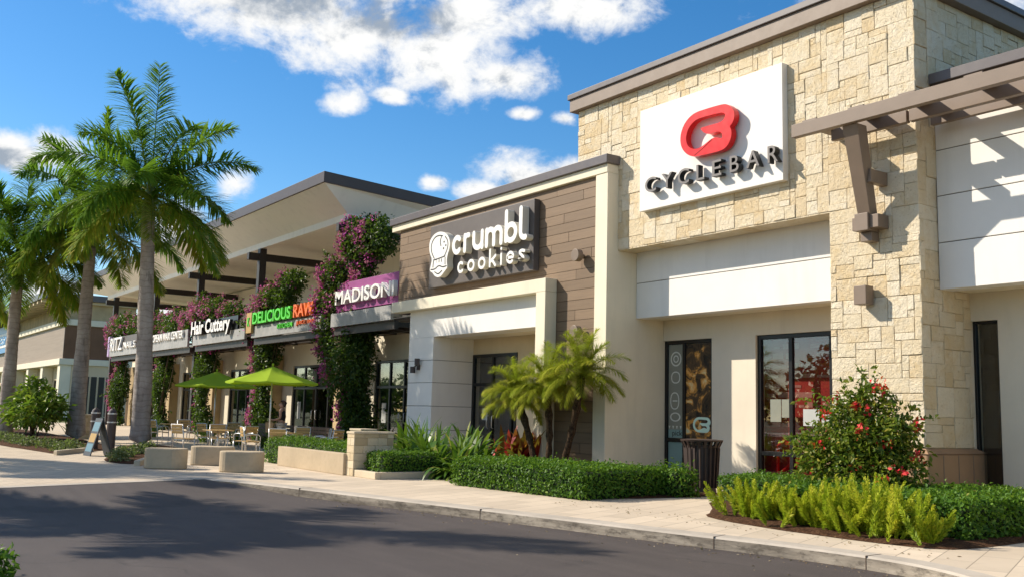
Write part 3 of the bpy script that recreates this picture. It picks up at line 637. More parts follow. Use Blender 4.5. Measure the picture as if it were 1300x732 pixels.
for i in range(3):
    x = -14.6+i*.75; y = 17.72; b.tube([(x, y, .05), (x, y, .9), (x+.25, y-.05, 1.05)], .04); b.tube([(x-.3, y, .05), (x+.4, y, .55), (x+.42, y, .95)], .035); b.box(x+.3, y-.1, .95, x+.55, y+.1, 1.02)
b.build('exercise_bike', 'red', gym)
# right-hand unit: white panels and parapet
b = MB()
for z0_, z1_ in ((3.91, 4.752), (4.770, 5.622), (5.640, 6.482), (6.50, 7.35)): b.box(-9.795, 16.40, z0_, 3, 16.8, z1_)
fp2 = b.build('fascia_panel', 'white', gym, bevel=.006); MB().box(-9.795, 16.415, 3.95, 3, 16.78, 7.3).build('panel_joint', 'gap', fp2)
MB().box(-9.79, 16.802, 3.93, 3, 17.39, 4.1).build('soffit', 'cream', gym)
p2_ = MB().box(-9.79, 16.30, 7.352, 3, 20, 7.72).build('parapet', 'bronze', gym, bevel=.01); MB().box(-9.79, 16.22, 7.722, 3, 20, 7.92).build('cap', 'cap', p2_, bevel=.01)
# pergola
pg = thing('pergola', 'brown metal pergola on a slanted bracket above the stone pillar', 'pergola', (-10.7, 15.85, 4.9))
MB().box(-11.75, 14.74, 6.86, 3, 14.88, 7.11).build('front_beam', 'bronze', pg, bevel=.008)
MB().box(-11.35, 15.42, 6.84, -9.75, 15.54, 7.06).build('purlin', 'bronze', pg, bevel=.008); MB().box(-9.70, 15.42, 6.84, 3, 15.54, 7.06).build('purlin', 'bronze', pg, bevel=.008)
MB().box(-9.70, 16.10, 6.90, 3, 16.20, 7.12).build('purlin', 'bronze', pg, bevel=.008)
for x in (-11.45, -10.42, -9.40, -8.2, -7.0, -5.8, -4.6, -3.4):
    MB().box(x-.16, 14.885, 7.065, x+.16, 15.80 if x < -9.8 else 16.38, 7.19).build('rafter', 'bronze', pg, bevel=.006)
    if x < -9.8: continue
b = MB(); b.hexa([(-10.88, 15.62, 5.0), (-10.62, 15.62, 5.0), (-10.62, 15.84, 5.0), (-10.88, 15.84, 5.0)], [(-10.68, 14.84, 6.855), (-10.36, 14.84, 6.855), (-10.36, 15.12, 6.855), (-10.68, 15.12, 6.855)])
b.build('bracket_arm', 'bronze', pg, bevel=.01)
b = MB(); b.box(-11.02, 15.56, 5.04, -10.885, 15.83, 5.29); b.box(-10.60, 15.50, 5.04, -10.42, 15.83, 5.29); b.box(-10.885, 15.44, 5.0, -10.60, 15.60, 5.33); b.box(-10.87, 15.60, 4.82, -10.63, 15.83, 4.995)
b.build('bracket_foot', 'bronze', pg, bevel=.01); MB().box(-10.56, 15.3, 5.85, -10.42, 15.83, 6.1).build('bracket_tie', 'bronze', pg, bevel=.01)

# ---- brown plank shop
crm = thing('shop_building', 'brown plank shop framed in cream with a white portal', 'building', (-23.5, 17, 0))
b = MB(); b.box(-28.77, 15.60, 4.69, -18.43, 15.95, 7.5); b.box(-20.6, 15.602, 0, -18.43, 15.95, 4.69); b.box(-28.77, 15.95, 4.7, -28.6, 22, 7.5)
wl = b.build('wall', 'darkbronze', crm)
b = MB(); rnd = random.Random(4); z = .02
while z < 7.45:
    x0_ = -28.77 if z >= 4.68 else -20.30; h = .258; x = x0_; ph = rnd.uniform(.5, 3.4)
    while x < -18.44:
        e = min(x+ph, -18.435); ph = rnd.uniform(2.4, 3.6); b.cv = rnd.random(); b.box(x+.003, 15.56+rnd.uniform(0, .004), z+.004, e-.003, 15.599, min(z+h, 7.49)-.004); x = e
    z += h
b.build('plank_cladding', 'plank', wl, bevel=.004, seg=1)
b = MB(); b.box(-29.2, 15.46, 7.50, -17.965, 15.98, 7.72); b.box(-18.43, 15.48, 0, -17.965, 17.72, 7.498); b.build('cream_frame', 'cream', crm, bevel=.012)
MB().box(-29.26, 15.38, 7.722, -17.90, 22, 7.95).build('parapet_cap', 'cap', crm, bevel=.012)
b = MB(); b.box(-28.5, 15.18, 4.67, -20.05, 15.555, 5.02); b.box(-20.46, 15.18, 0, -20.05, 15.555, 4.668); b.build('portal_frame', 'cream', crm, bevel=.012)
b = MB(); b.box(-27.74, 15.48, 3.80, -20.47, 16.2, 4.668)
for z0_, z1_ in ((0, .895), (.912, 1.635), (1.652, 2.365), (2.382, 3.065), (3.082, 3.798)): b.box(-27.74, 15.48, z0_, -26.2, 16.99, z1_)
wc = b.build('white_column', 'white', crm, bevel=.006); MB().box(-27.72, 15.50, .02, -26.22, 16.97, 3.9).build('panel_joint', 'gap', wc)
MB().box(-27.7, 16.202, 3.80, -20.47, 16.93, 3.98).build('soffit', 'cream', crm)
DR = (-26.19, -23.75, .06, 3.31)
b = wall_open(MB(), -28.6, -20.3, 0, 4.0, 16.99, 17.25, [DR]); b.build('entrance_wall', 'tan', crm)
MB().box(-20.6, 15.96, 0, -20.3, 16.98, 4.0).build('entrance_side', 'tan', crm)
d = glazing(crm, 'entrance_door', *DR, 16.96, mull=(-25.06, -24.02), bars=(2.36,), fr=.10, handle=(-25.2, -24.92))
MB().box(-25.62, 17.005, 1.25, -25.32, 17.008, 1.62).build('notice', 'paper', d)
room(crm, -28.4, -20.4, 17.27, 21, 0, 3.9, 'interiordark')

# ---- long middle row under the big roof
row = thing('shop_building', 'long row of shops under a big overhanging cream roof', 'building', (-52, 18, 0))
rx0, rx1, ry0, ry1 = -78.6, -33.1, 14.57, 24.0
def top(p): return 10.28-.055*(p[1]-ry0)
inx0, inx1, iny = -72.3, -33.76, 15.9
b = MB(); b.prism([(rx0, ry0), (rx1, ry0), (rx1, ry1), (rx0, ry1)], lambda p: top(p)-.42, top); rf = b.build('roof', 'darkbronze', row, bevel=.012)
# sloping soffit and its inner ring
b = MB(); A = [(rx0+.06, ry0+.06), (rx1-.06, ry0+.06), (rx1-.06, ry1), (rx0+.06, ry1)]; I = [(inx0, iny), (inx1, iny), (inx1, ry1), (inx0, ry1)]
za, zi = lambda p: top(p)-.424, 8.95
V = [(p[0], p[1], za(p)) for p in A]+[(I[0][0], I[0][1], zi), (I[1][0], I[1][1], zi), (I[2][0], I[2][1], zi), (I[3][0], I[3][1], zi)]
V += [(p[0], p[1], zi-.26) for p in I]
V += [(I[0][0]+.3, I[0][1]+.3, zi-.26), (I[1][0]-.3, I[1][1]+.3, zi-.26), (I[2][0]-.3, I[2][1], zi-.26), (I[3][0]+.3, I[3][1], zi-.26)]
V += [(I[0][0]+.3, I[0][1]+.3, zi+.05), (I[1][0]-.3, I[1][1]+.3, zi+.05), (I[2][0]-.3, I[2][1], zi-.35), (I[3][0]+.3, I[3][1], zi-.35)]
F = []
for q in (0, 4, 8, 12):
    for i in (3, 0, 1): F.append((q+i, q+(i+1) % 4, q+4+(i+1) % 4, q+4+i))
F.append((16, 17, 18, 19)); b.add(V, F); b.build('soffit', 'soffit', rf)
# walls
BAYS = [(-33.9, -29.4), (-42.0, -37.0), (-50.4, -45.6), (-58.6, -54.2), (-66.6, -62.4)]
ops = [(a, c, .06, 3.36) for a, c in BAYS]
b = wall_open(MB(), -70.5, -28.7, 0, 4.3, 17.45, 17.75, ops); b.build('wall', 'cream', row)
b = MB(); b.box(-69.0, 21.0, 4.402, -28.9, 21.3, 8.66); b.build('upper_wall', 'soffit', row); MB().box(-70.5, 17.45, 4.302, -28.9, 21.5, 4.40).build('flat_roof', 'concrete', row)
for i, (a, c) in enumerate(BAYS):
    n_ = 4; mm = [a+(c-a)*k_/n_ for k_ in range(1, n_)]
    f = glazing(row, 'shop_window', a, c, .06, 3.36, 17.50, mull=mm, bars=(2.35,), fr=.10, handle=((a+c)/2-.2, (a+c)/2+.2))
    if i < 2: 
        b = MB(); b.box(a+.5, 17.545, 1.0, a+.85, 17.548, 1.75); b.each('notice', 'paper', f)
        b = MB(); b.box(a+.15, 17.62, 2.4, c-.15, 17.63, 3.2); b.each('blind', 'film', f)
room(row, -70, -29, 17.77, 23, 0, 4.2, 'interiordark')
for x in (-35.6, -44.0, -52.4, -60.2, -68.6):
    b = MB(); b.box(x-.85, 16.95, 0, x+.85, 17.44, 3.9); b.build('pilaster', 'farstone', row, bevel=.02)
# posts, beams, canopy
POSTS = [-33.4, -42.9, -51.7, -60.1, -70.2]
for x in POSTS:
    b = MB(); b.box(x-.16, 15.86, 0, x+.16, 16.18, 8.68); b.build('post', 'darksteel', row, bevel=.008)
    b = MB(); b.box(x-.12, 15.35, 8.13, x+.118, 20.98, 8.46); b.build('beam', 'darksteel', row, bevel=.008)
for x in POSTS: 
    b = MB(); b.box(x-.15, 20.0, 4.4, x+.15, 20.3, 8.128); b.build('post', 'darksteel', row, bevel=.008)
CAN = [(-33.6, -28.85), (-41.9, -34.5), (-50.3, -42.75), (-58.6, -51.2), (-68.2, -59.7)]
for a, c in CAN:
    b = MB(); b.box(a, 15.35, 4.50, c, 15.47, 5.00); b.box(a, 15.472, 4.62, c, 15.8, 4.70); b.box(a, 16.3, 4.62, c, 17.44, 4.70); cn = b.build('canopy', 'steel', row, bevel=.006)
    b = MB(); b.box(a, 15.50, 4.2, c, 15.66, 4.48); b.box(a, 16.6, 4.25, c, 16.75, 4.48)
    for k_ in range(5): x = a+.3+(c-a-.6)*k_/4; b.box(x-.06, 15.66, 4.3, x+.06, 17.42, 4.47)
    b.build('canopy_beam', 'darksteel', cn)

# ---- far building
far = thing('shop_building', 'distant stone shop with dark panel band and low brown roof', 'building', (-112, 22, 0))
FX = -100.0
b = MB(); b.box(-150, 18.35, 5.55, FX, 26, 8.72); b.build('panel_wall', 'farpanel', far)
part_of(MB().box(FX, 18.40, 5.55, FX+.06, 26, 8.70).build('side_cladding', 'farbrown', far), 'dark brown side cladding')
b = MB(); b.box(-150, 18.1, 8.73, FX+.25, 26.1, 9.3); b.build('cornice', 'cream', far, bevel=.03)
b = MB(); b.box(-150, 18.05, 4.95, FX+.2, 26.1, 5.54); b.build('band', 'cream', far, bevel=.03)
b = wall_open(MB(), -150, FX, 0, 4.94, 19.2, 19.5, [(-126, -119, .1, 3.6), (-117, -111, .1, 3.6), (-108, -103, .1, 3.6)]); b.box(FX-.3, 19.5, 0, FX, 26, 4.94); b.build('wall', 'tan', far)
for x in (-100.6, -109.5, -118, -127, -136): MB().box(x-.6, 18.2, 0, x+.6, 19.18, 4.94).build('column', 'cream', far, bevel=.02)
for a, c in ((-126, -119), (-117, -111), (-108, -103)): glazing(far, 'window', a, c, .1, 3.6, 19.25, mull=[a+(c-a)/3, a+2*(c-a)/3], fr=.14)
b = MB()
for y in (20.6, 21.3, 22.0, 22.7): b.box(FX+.01, y-.26, .1, FX+.05, y+.26, 3.9)
b.each('side_window', 'black', far)
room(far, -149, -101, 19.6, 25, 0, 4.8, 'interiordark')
b = MB(); b.box(-150, 18.9, 9.31, FX-.9, 25, 10.9); b.build('stone_storey', 'farstone', far)
b = MB(); b.box(-152, 16.2, 11.15, FX-.1, 25.6, 11.75); fr_ = b.build('roof', 'cap', far, bevel=.02)
b = MB()
for k_ in range(14): x = FX-1.2-k_*2.2; b.box(x-.25, 16.3, 10.85, x+.25, 18.9, 11.14)
b.box(-151, 18.9, 10.901, FX-.5, 25.2, 11.14); b.build('rafter', 'tan', fr_)

# ------------------------------------------------------------------ signs
def sign(name, label, loc): return thing(name, label, 'sign', loc)
sg = sign('shop_sign', 'large white sign with red logo and raised dark letters', (-14.9, 15.8, 6.35))
MB().box(-17.0, 15.66, 6.36, -12.70, 15.83, 8.86).build('sign_panel', 'white', sg, bevel=.008)
outline([smoothpoly(LOGO_O, 1), smoothpoly(LOGO_H, 1)], 15.60, .16, 'red', 'logo', sg)
b = MB(); b.tube([(-14.98, 15.436, 7.30), (-14.7, 15.436, 7.42), (-14.45, 15.436, 7.555)], .004, 4); b.build('logo_crease', 'ink', sg)
LW = [('C', -16.61, -16.21), ('Y', -16.05, -15.68), ('C', -15.53, -15.15), ('L', -14.95, -14.68), ('E', -14.48, -14.18), ('B', -13.97, -13.69), ('A', -13.51, -13.13), ('R', -12.94, -12.65)]
for ch, xa, xb in LW: text2d(ch, xa, xb-.03, 6.72, 7.075, 15.62, .15, ['letterdark', 'ink'], 'letter', sg, bold=.004)

sg = sign('shop_sign', 'charcoal sign with white chef logo and rounded white letters', (-23.6, 15.5, 5.3))
MB().box(-26.42, 15.36, 5.32, -20.86, 15.55, 7.29).build('sign_panel', 'panelgrey', sg, bevel=.012)
def arc(cx_a, cz_a, rx_, rz_, a0, a1, n_=14): return [(cx_a+rx_*math.cos(R(a0+(a1-a0)*i/n_)), cz_a+rz_*math.sin(R(a0+(a1-a0)*i/n_))) for i in range(n_+1)]
def word(strokes, w, yb, depth, name, parent):
    mb = []
    for i, (p, cl) in enumerate(strokes): mb.append(outline(stroke(p, w, cl), yb, depth+.0012*(i % 4), ['signwhite', 'letterside'], name, None))
    bpy.context.view_layer.update()
    V = []; F = []; mi = []
    for o in mb:
        n0 = len(V); V += [tuple(v.co) for v in o.data.vertices]
        for p in o.data.polygons: F.append([n0+i for i in p.vertices]); mi.append(p.material_index)
        bpy.data.objects.remove(o)
    me = bpy.data.meshes.new(name); me.from_pydata(V, [], F); me.materials.append(MT['signwhite']); me.materials.append(MT['letterside']); me.polygons.foreach_set('material_index', mi); me.update()
    return link(name, me, parent)
def glyphs(txt, x, zb, h, w, gap, asc, widths):
    """rounded lowercase letters as strokes; h = x-height"""
    out = []
    for ch in txt:
        cw = widths.get(ch, .8)*h; r = w/2; a = x+r; e = x+cw-r; m = (a+e)/2; rx_ = (e-a)/2; zt = zb+h-r; z0_ = zb+r; mz = (zt+z0_)/2; rz_ = (zt-z0_)/2
        if ch == 'c': out.append((arc(m, mz, rx_, rz_, 48, 312), False))
        elif ch == 'o': out.append((arc(m, mz, rx_, rz_, 0, 360-18, 19), True))
        elif ch == 'r': out += [([(a, z0_), (a, zt)], False), (arc(a+rx_*1.25, zt-rz_*.62, rx_*1.25, rz_*.62, 175, 70, 8), False)]
        elif ch == 'u': out += [([(a, zt)]+arc(m, z0_+rx_, rx_, rx_, 180, 360, 10)+[(e, zt)], False), ([(e, z0_), (e, zt-.02)], False)]
        elif ch == 'm':
            q = (a+e)/2; rr = (q-a)/2
            out += [([(a, z0_), (a, zt)], False), (arc(a+rr, zt-rr, rr, rr, 178, 0, 8)+[(q, z0_)], False), (arc(q+rr, zt-rr, rr, rr, 178, 0, 8)+[(e, z0_)], False)]
        elif ch == 'b': out += [([(a, z0_+.02), (a, zb+asc-r)], False), (arc(m, mz, rx_, rz_, 0, 342, 19), True)]
        elif ch == 'l': out.append(([(a, zb+asc-r), (a, z0_+.16)]+arc(a+.16, z0_+.16, .16, .16, 180, 285, 6), False))
        elif ch == 'k': out += [([(a, z0_), (a, zb+asc-r)], False), ([(e, zt), (a+.02, mz-.02)], False), ([(a+rx_*.75, mz+.04), (e, z0_)], False)]
        elif ch == 'i': out += [([(m, z0_), (m, zt)], False), ([(m, zt+w*1.9), (m, zt+w*1.95)], False)]
        elif ch == 'e': out.append(([(a+.02, mz)]+[(e, mz)]+arc(m, mz, rx_, rz_, 8, 310, 16), False))
        elif ch == 's': out.append((smoothpoly([(e, zt-rz_*.25), (m, zt), (a, zt-rz_*.35), (m, mz), (e, z0_+rz_*.35), (m, z0_), (a, z0_+rz_*.25)], 2, False), False))
        x += cw+gap
    return out, x
WD = {'c': .86, 'r': .64, 'u': .92, 'm': 1.36, 'b': .95, 'l': .46, 'o': .92, 'k': .84, 'i': .34, 'e': .9, 's': .78}
s1, xe = glyphs('crumbl', -24.70, 6.13, .60, .155, .055, .98, WD)
fx = (-20.93+24.70)/(xe-.055+24.70); s1 = [([(-24.70+(x+24.70)*fx, z) for x, z in p], cl) for p, cl in s1]
word(s1, .155, 15.34, .22, 'lettering', sg)
s2, xe = glyphs('cookies', -24.42, 5.56, .36, .085, .13, .55, WD)
fx = (-20.96+24.42)/(xe-.13+24.42); s2 = [([(-24.42+(x+24.42)*fx, z) for x, z in p], cl) for p, cl in s2]
word(s2, .085, 15.34, .18, 'lettering', sg)
CHEF = [(-26.06,6.551),(-26.03,6.767),(-25.812,6.925),(-25.52,6.985),(-25.225,6.94),(-24.96,6.81),(-24.82,6.608),(-24.83,6.37),(-24.95,6.17),(-24.975,5.982),(-24.906,5.802),(-25.103,5.694),(-25.259,5.581),(-25.465,5.549),(-25.68,5.62),(-25.80,5.74),(-25.985,5.80),(-25.917,5.977),(-25.85,6.165),(-26.0,6.341)]
em = outline([smoothpoly(CHEF, 2)], 15.34, .22, ['signwhite', 'letterside'], 'chef_emblem', sg)
ln = []
ln += stroke(smoothpoly([(-25.72, 6.17), (-25.90, 6.38), (-25.94, 6.62), (-25.76, 6.82), (-25.50, 6.87), (-25.26, 6.82)], 2, False), .035)
ln += stroke(smoothpoly([(-25.33, 6.80), (-25.40, 6.66), (-25.34, 6.52)], 2, False), .035)
ln += stroke(smoothpoly([(-25.10, 6.78), (-24.93, 6.62), (-24.93, 6.40), (-25.10, 6.19)], 2, False), .035)
for x, z in ((-25.16, 6.62), (-25.05, 6.50), (-25.18, 6.42)): ln += [[(x+.035*math.cos(t*.785), z+.035*math.sin(t*.785)) for t in range(8)]]
ln += stroke([(-25.76, 6.12), (-25.42, 6.14), (-25.08, 6.17)], .035)+stroke([(-25.76, 6.08), (-25.78, 5.90)], .035)+stroke([(-25.07, 6.12), (-25.06, 5.92)], .035)
for x in (-25.56, -25.42, -25.28): ln += stroke([(x, 6.10), (x, 6.02)], .03)
ln += stroke(smoothpoly([(-25.90, 5.84), (-25.66, 5.82), (-25.43, 5.93), (-25.2, 5.84), (-24.98, 5.86)], 2, False), .035)
ln += stroke(smoothpoly([(-25.66, 5.74), (-25.45, 5.64), (-25.24, 5.74)], 2, False), .035)
for i, pl in enumerate(ln): pass
outline(ln, 15.1185, .004, 'ink', 'emblem_lines', em)

sg = sign('shop_sign', 'purple sign panel with white capitals beside the brown plank shop', (-31.4, 15.8, 5.1))
MB().box(-33.75, 15.62, 5.10, -28.80, 15.72, 6.16).build('sign_panel', 'purple', sg, bevel=.008)
text2d('MADISONI', -33.5, -28.9, 5.33, 5.85, 15.60, .16, 'signwhite', 'lettering', sg, bold=.012)
MB().box(-33.7, 15.722, 4.72, -28.9, 15.8, 5.3).build('bracket', 'darksteel', sg)
sg = sign('shop_sign', 'green and orange raised letters standing on a grey canopy', (-38, 15.4, 5.0))
text2d('DELICIOUS', -41.40, -37.15, 5.07, 5.58, 15.30, .12, 'lime', 'lettering', sg, bold=.02, shear=.0)
text2d('RAW', -36.85, -34.92, 5.07, 5.60, 15.30, .12, 'orange', 'lettering', sg, bold=.02)
text2d('KITCHEN', -38.75, -37.17, 4.74, 4.93, 15.345, .06, 'lime', 'lettering', sg)
text2d('JUICE BAR', -36.78, -34.96, 4.74, 4.93, 15.345, .06, 'orange', 'lettering', sg)
b = MB(); b.box(-41.4, 15.40, 5.03, -34.95, 15.46, 5.5); b.build('sign_panel', 'black', sg)
b = MB(); b.box(-42.25, 15.22, 4.72, -41.62, 15.34, 5.62); b.build('logo_panel', 'wood', sg); text2d('K', -42.06, -41.8, 5.02, 5.4, 15.22, .03, 'lime', 'logo', sg, bold=.03)
sg = sign('shop_sign', 'bold white letters on black standing on a grey canopy', (-47, 15.4, 5.0))
MB().box(-50.05, 15.36, 5.02, -43.75, 15.46, 5.66).build('sign_panel', 'black', sg)
text2d('Hair Cuttery', -50.0, -44.2, 4.80, 5.70, 15.30, .16, ['signwhite', 'ink'], 'lettering', sg, bold=.030)
sg = sign('shop_sign', 'small pale capitals along a grey canopy behind the palm trunk', (-54.5, 15.4, 5.0))
text2d('EUROPEAN WAX CENTER', -58.5, -51.75, 4.98, 5.40, 15.34, .10, 'signwhite', 'lettering', sg, bold=.012)
MB().box(-58.6, 15.37, 4.98, -51.3, 15.46, 5.42).build('sign_panel', 'steel', sg)
sg = sign('shop_sign', 'lilac edged sign with tall silver letters at end of canopy row', (-64, 15.4, 5.0))
text2d('RITZ', -67.6, -64.6, 4.85, 5.68, 15.34, .10, 'signwhite', 'lettering', sg, bold=.01); text2d('NAILS', -64.2, -61.4, 4.9, 5.3, 15.34, .10, 'signwhite', 'lettering', sg)
MB().box(-68.15, 15.38, 4.75, -61.2, 15.47, 5.72).build('sign_panel', 'panelgrey', sg); MB().box(-68.6, 15.30, 4.5, -68.17, 15.52, 5.85).build('end_panel', 'lilac', sg, bevel=.05)
sg = sign('shop_sign', 'blue and white sign on distant shop at the left edge', (-138, 18.3, 7.4))
MB().box(-148, 18.0, 7.3, -130.2, 18.3, 10.6).build('sign_panel', 'blue', sg); MB().box(-147.8, 17.95, 7.95, -130.4, 17.99, 9.7).build('white_band', 'signwhite', sg)
text2d('RESN', -141.5, -131.5, 8.25, 9.4, 17.94, .05, 'blue', 'lettering', sg, bold=.03)

# ------------------------------------------------------------------ wall lamps
def canister(label, x, z):
    t = thing('wall_lamp', label, 'lamp', (x, 15.56, z), 'round spotlights on the brown plank wall')
    MB().tube([(x, 15.56, z), (x, 15.43, z)], .05, 12).build('arm', 'bronze', t, smooth=False)
    MB().tube([(x, 15.43, z), (x, 15.425, z), (x, 15.27, z), (x, 15.265, z)], [.13, .155, .155, .145], 24).build('lamp_body', 'bronze', t)
canister('upper of two round brown spotlights on the plank wall', -18.97, 5.50)
canister('lower of two round brown spotlights above the small palms', -18.97, 3.57)
t = thing('wall_lamp', 'boxy brown wall light on the stone pillar', 'lamp', (-10.86, 15.83, 3.66))
MB().box(-10.94, 15.78, 3.72, -10.78, 15.84, 3.95).build('back_plate', 'darkbronze', t); MB().hexa([(-11.0, 15.54, 3.655), (-10.74, 15.54, 3.655), (-10.74, 15.78, 3.655), (-11.0, 15.78, 3.655)], [(-11.0, 15.54, 4.0), (-10.74, 15.54, 4.0), (-10.74, 15.78, 4.0), (-11.0, 15.78, 4.0)]).build('lamp_body', 'bronze', t, bevel=.008)
t = thing('wall_lamp', 'twin black sconce on the white column', 'lamp', (-27.05, 15.48, 2.85))
MB().box(-27.1, 15.42, 2.78, -26.98, 15.479, 2.95).build('back_plate', 'darkbronze', t)
for z_ in (2.68, 2.93): MB().tube([(-27.2 if z_ < 2.8 else -26.93, 15.34, z_), (-27.2 if z_ < 2.8 else -26.93, 15.34, z_+.2)], .085, 14).build('lamp_body', 'darkbronze', t)
MB().bar((-27.2, 15.36, 2.83), (-26.93, 15.36, 2.98), .04, .04).build('arm', 'darkbronze', t)

# ------------------------------------------------------------------ palms
def frond(g, base, azim, elev, length, leaflen, leafw, npair, droop, plumose=.6, curl=.55, yellow=0.0, leafdroop=.55):
    """returns rachis points and leaflet mesh arrays"""
    n = 16; p = np.array(base, float); d = np.array([math.cos(azim)*math.cos(elev), math.sin(azim)*math.cos(elev), math.sin(elev)]); pts = [p.copy()]; dirs = [d.copy()]
    for i in range(n):
        t = i/n; d = d+np.array([0, 0, -1.0])*droop/n*(.35+1.3*t); d /= np.linalg.norm(d); p = p+d*length/n; pts.append(p.copy()); dirs.append(d.copy())
    pts = np.array(pts); dirs = np.array(dirs)
    t = np.repeat(np.linspace(.13, .995, npair), 2)+g.uniform(-.006, .006, npair*2); t = np.clip(t, 0, .999)
    side = np.tile([1., -1.], npair); i = np.minimum((t*n).astype(int), n-1); f = (t*n-i)[:, None]
    P = pts[i]*(1-f)+pts[i+1]*f; T = norm(dirs[i]*(1-f)+dirs[i+1]*f)
    S = np.cross(T, [0, 0, 1.0]); S[np.linalg.norm(S, axis=1) < .1] = [math.sin(azim), -math.cos(azim), 0]; S = norm(S); U = np.cross(S, T)
    fw_ = .45+.75*t[:, None]**1.5
    D = norm(T*fw_+S*side[:, None]*1.0+U*(g.uniform(-plumose, plumose, (len(t), 1))+.18))
    ll = leaflen*np.clip(np.sin(math.pi*(.10+.86*t))**.55, .25, 1)*g.uniform(.85, 1.1, len(t))
    V, F = blades(P, D, ll, leafw*g.uniform(.8, 1.15, len(t)), curl*g.uniform(.5, 1.5, len(t))*leafdroop*2, segs=3)
    var = np.repeat(np.clip(.25+.35*g.random(len(t))+yellow+.12*(t-.5), 0, 1), 3)
    return pts, V, F, var
def palm(label, base, h, r0, r1, seed, nf=19, fl=3.7, spear=True, group='royal palms in front of the shops', lean=(0, 0)):
    g = rng(seed); x, y = base
    t = thing('palm_tree', label, 'palm tree', (x, y, 0), group)
    b = MB(); zs = np.linspace(-.1, h, 40); pts = []; rad = []
    for z in zs:
        q = z/h; pts.append((x+lean[0]*q**1.5+.02*math.sin(z*1.7+seed), y+lean[1]*q**1.5, z)); fl_ = .42*math.exp(-max(z, 0)/.42)
        rad.append((r0*(1-q)+r1*q)*(1+fl_+.03*math.sin(z*2.3+seed))+.006*math.sin(z*22))
    b.tube(pts, rad, 20); b.build('trunk', 'trunk', t, smooth=True)
    tx, ty = x+lean[0], y+lean[1]
    b = MB(); b.tube([(tx, ty, h-.05), (tx, ty, h+.25), (tx, ty, h+.8), (tx, ty, h+1.25), (tx, ty, h+1.6)], [r1*.98, r1*1.12, r1*.9, r1*.6, r1*.35], 16); b.build('crownshaft', 'crownshaft', t, smooth=True)
    Vs = []; Fs = []; vr = []; o = 0; rb = MB()
    for k in range(nf):
        q = k/(nf-1); az_ = k*2.39996+g.uniform(-.25, .25)+seed; elev = R(76-104*q**.85)+g.uniform(-.1, .1)
        if spear and k == 0: elev = R(88)
        L = fl*(1.0 if k else 1.1)*g.uniform(.9, 1.06)*(1-.12*q); dr = (.55+1.05*g.random()*.6+.55*math.cos(elev)) if k else .15
        bz = h+1.25-.35*q
        pts, V, F, var = frond(g, (tx+.08*math.cos(az_), ty+.08*math.sin(az_), bz), az_, elev, L, .95, .062, 150, dr, 1.15 if k < 7 else 1.0, .6, yellow=(.27 if q > .72 else .12 if q > .5 else 0)+g.uniform(-.06, .08))
        rb.tube([tuple(p) for p in pts[::2]], list(np.linspace(.035, .006, len(pts[::2]))), 5)
        Vs.append(V); Fs.append(F+o); vr.append(var); o += len(V)
    nV = len(rb.v); V = np.concatenate([np.array(rb.v)]+Vs); F = np.concatenate(Fs)+nV
    rf4 = np.array([f for f in rb.f if len(f) == 4]); 
    mesh_np('crown', V, [rf4, F], 'palmleaf', np.concatenate([np.full(len(rf4), .8)]+vr), t)
    return t
palm('tallest royal palm, its grey trunk standing behind the concrete seats', (-34.4, 8.95), 7.75, .315, .215, 3, nf=21, fl=4.0, lean=(-.17, -.22))
palm('middle royal palm with a ringed trunk rising from the planting bed', (-39.9, 8.0), 7.45, .31, .20, 8, nf=21, fl=4.1)
palm('leftmost royal palm, its plain trunk rising behind a leafy bush', (-42.3, 5.9), 5.95, .27, .20, 15, nf=19, fl=3.5)
palm('palm beyond the left edge of the photo, shading the asphalt', (-23.6, -3.5), 7.2, .38, .26, 21, nf=17, fl=3.7)
palm('palm beyond the left edge of the photo, shading the paver crossing', (-32.5, -2.6), 7.0, .38, .26, 33, nf=17, fl=3.7)
palm('far palm beyond the left edge, its fronds reaching behind the leftmost trunk', (-51.5, 4.8), 6.2, .34, .24, 41, nf=17, fl=3.6)

def pygmy(label, base, top_, seed, nf=26, fl=1.15):
    g = rng(seed); t = thing('date_palm', label, 'small palm', (base[0], base[1], 0), 'pygmy date palms behind the clipped hedge')
    b = MB(); A = Vector((base[0], base[1], -.05)); B = Vector(top_); pts = []; rad = []
    for i in range(14):
        q = i/13; p = A.lerp(B, q); off_ = math.sin(q*math.pi)*.10; pts.append((p.x+off_, p.y, p.z)); rad.append(.066+.016*math.sin(i*2.3)+(.03 if i == 0 else 0)+.035*q)
    b.tube(pts, rad, 10); b.build('trunk', 'fibre', t, smooth=True)
    Vs = []; Fs = []; vr = []; o = 0; rb = MB()
    for k in range(nf):
        q = k/(nf-1); az_ = k*2.39996+seed; elev = R(84-96*q**1.0)+g.uniform(-.12, .12)
        pts, V, F, var = frond(g, tuple(top_), az_, elev, fl*g.uniform(.85, 1.1), .36, .0105, 125, 1.0+.9*g.random(), .6, .5, yellow=g.uniform(-.15, .2), leafdroop=.6)
        rb.tube([tuple(p) for p in pts[::3]], list(np.linspace(.010, .003, len(pts[::3]))), 4); Vs.append(V); Fs.append(F+o); vr.append(var); o += len(V)
    nV = len(rb.v); rf4 = np.array([f for f in rb.f if len(f) == 4])
    mesh_np('crown', np.concatenate([np.array(rb.v)]+Vs), [rf4, np.concatenate(Fs)+nV], 'pygmyleaf', np.concatenate([np.full(len(rf4), .6)]+vr), t)
pygmy('leftmost small feathery palm, leaning left and lowest', (-19.35, 14.5), (-20.35, 14.55, 1.95), 2, 32, 1.02)
pygmy('middle small feathery palm on a short dark trunk', (-19.05, 14.6), (-19.15, 14.6, 2.15), 5, 32, 1.05)
pygmy('rightmost small feathery palm and the tallest, against the cream wall', (-18.6, 14.6), (-17.8, 14.6, 2.42), 9, 36, 1.18)

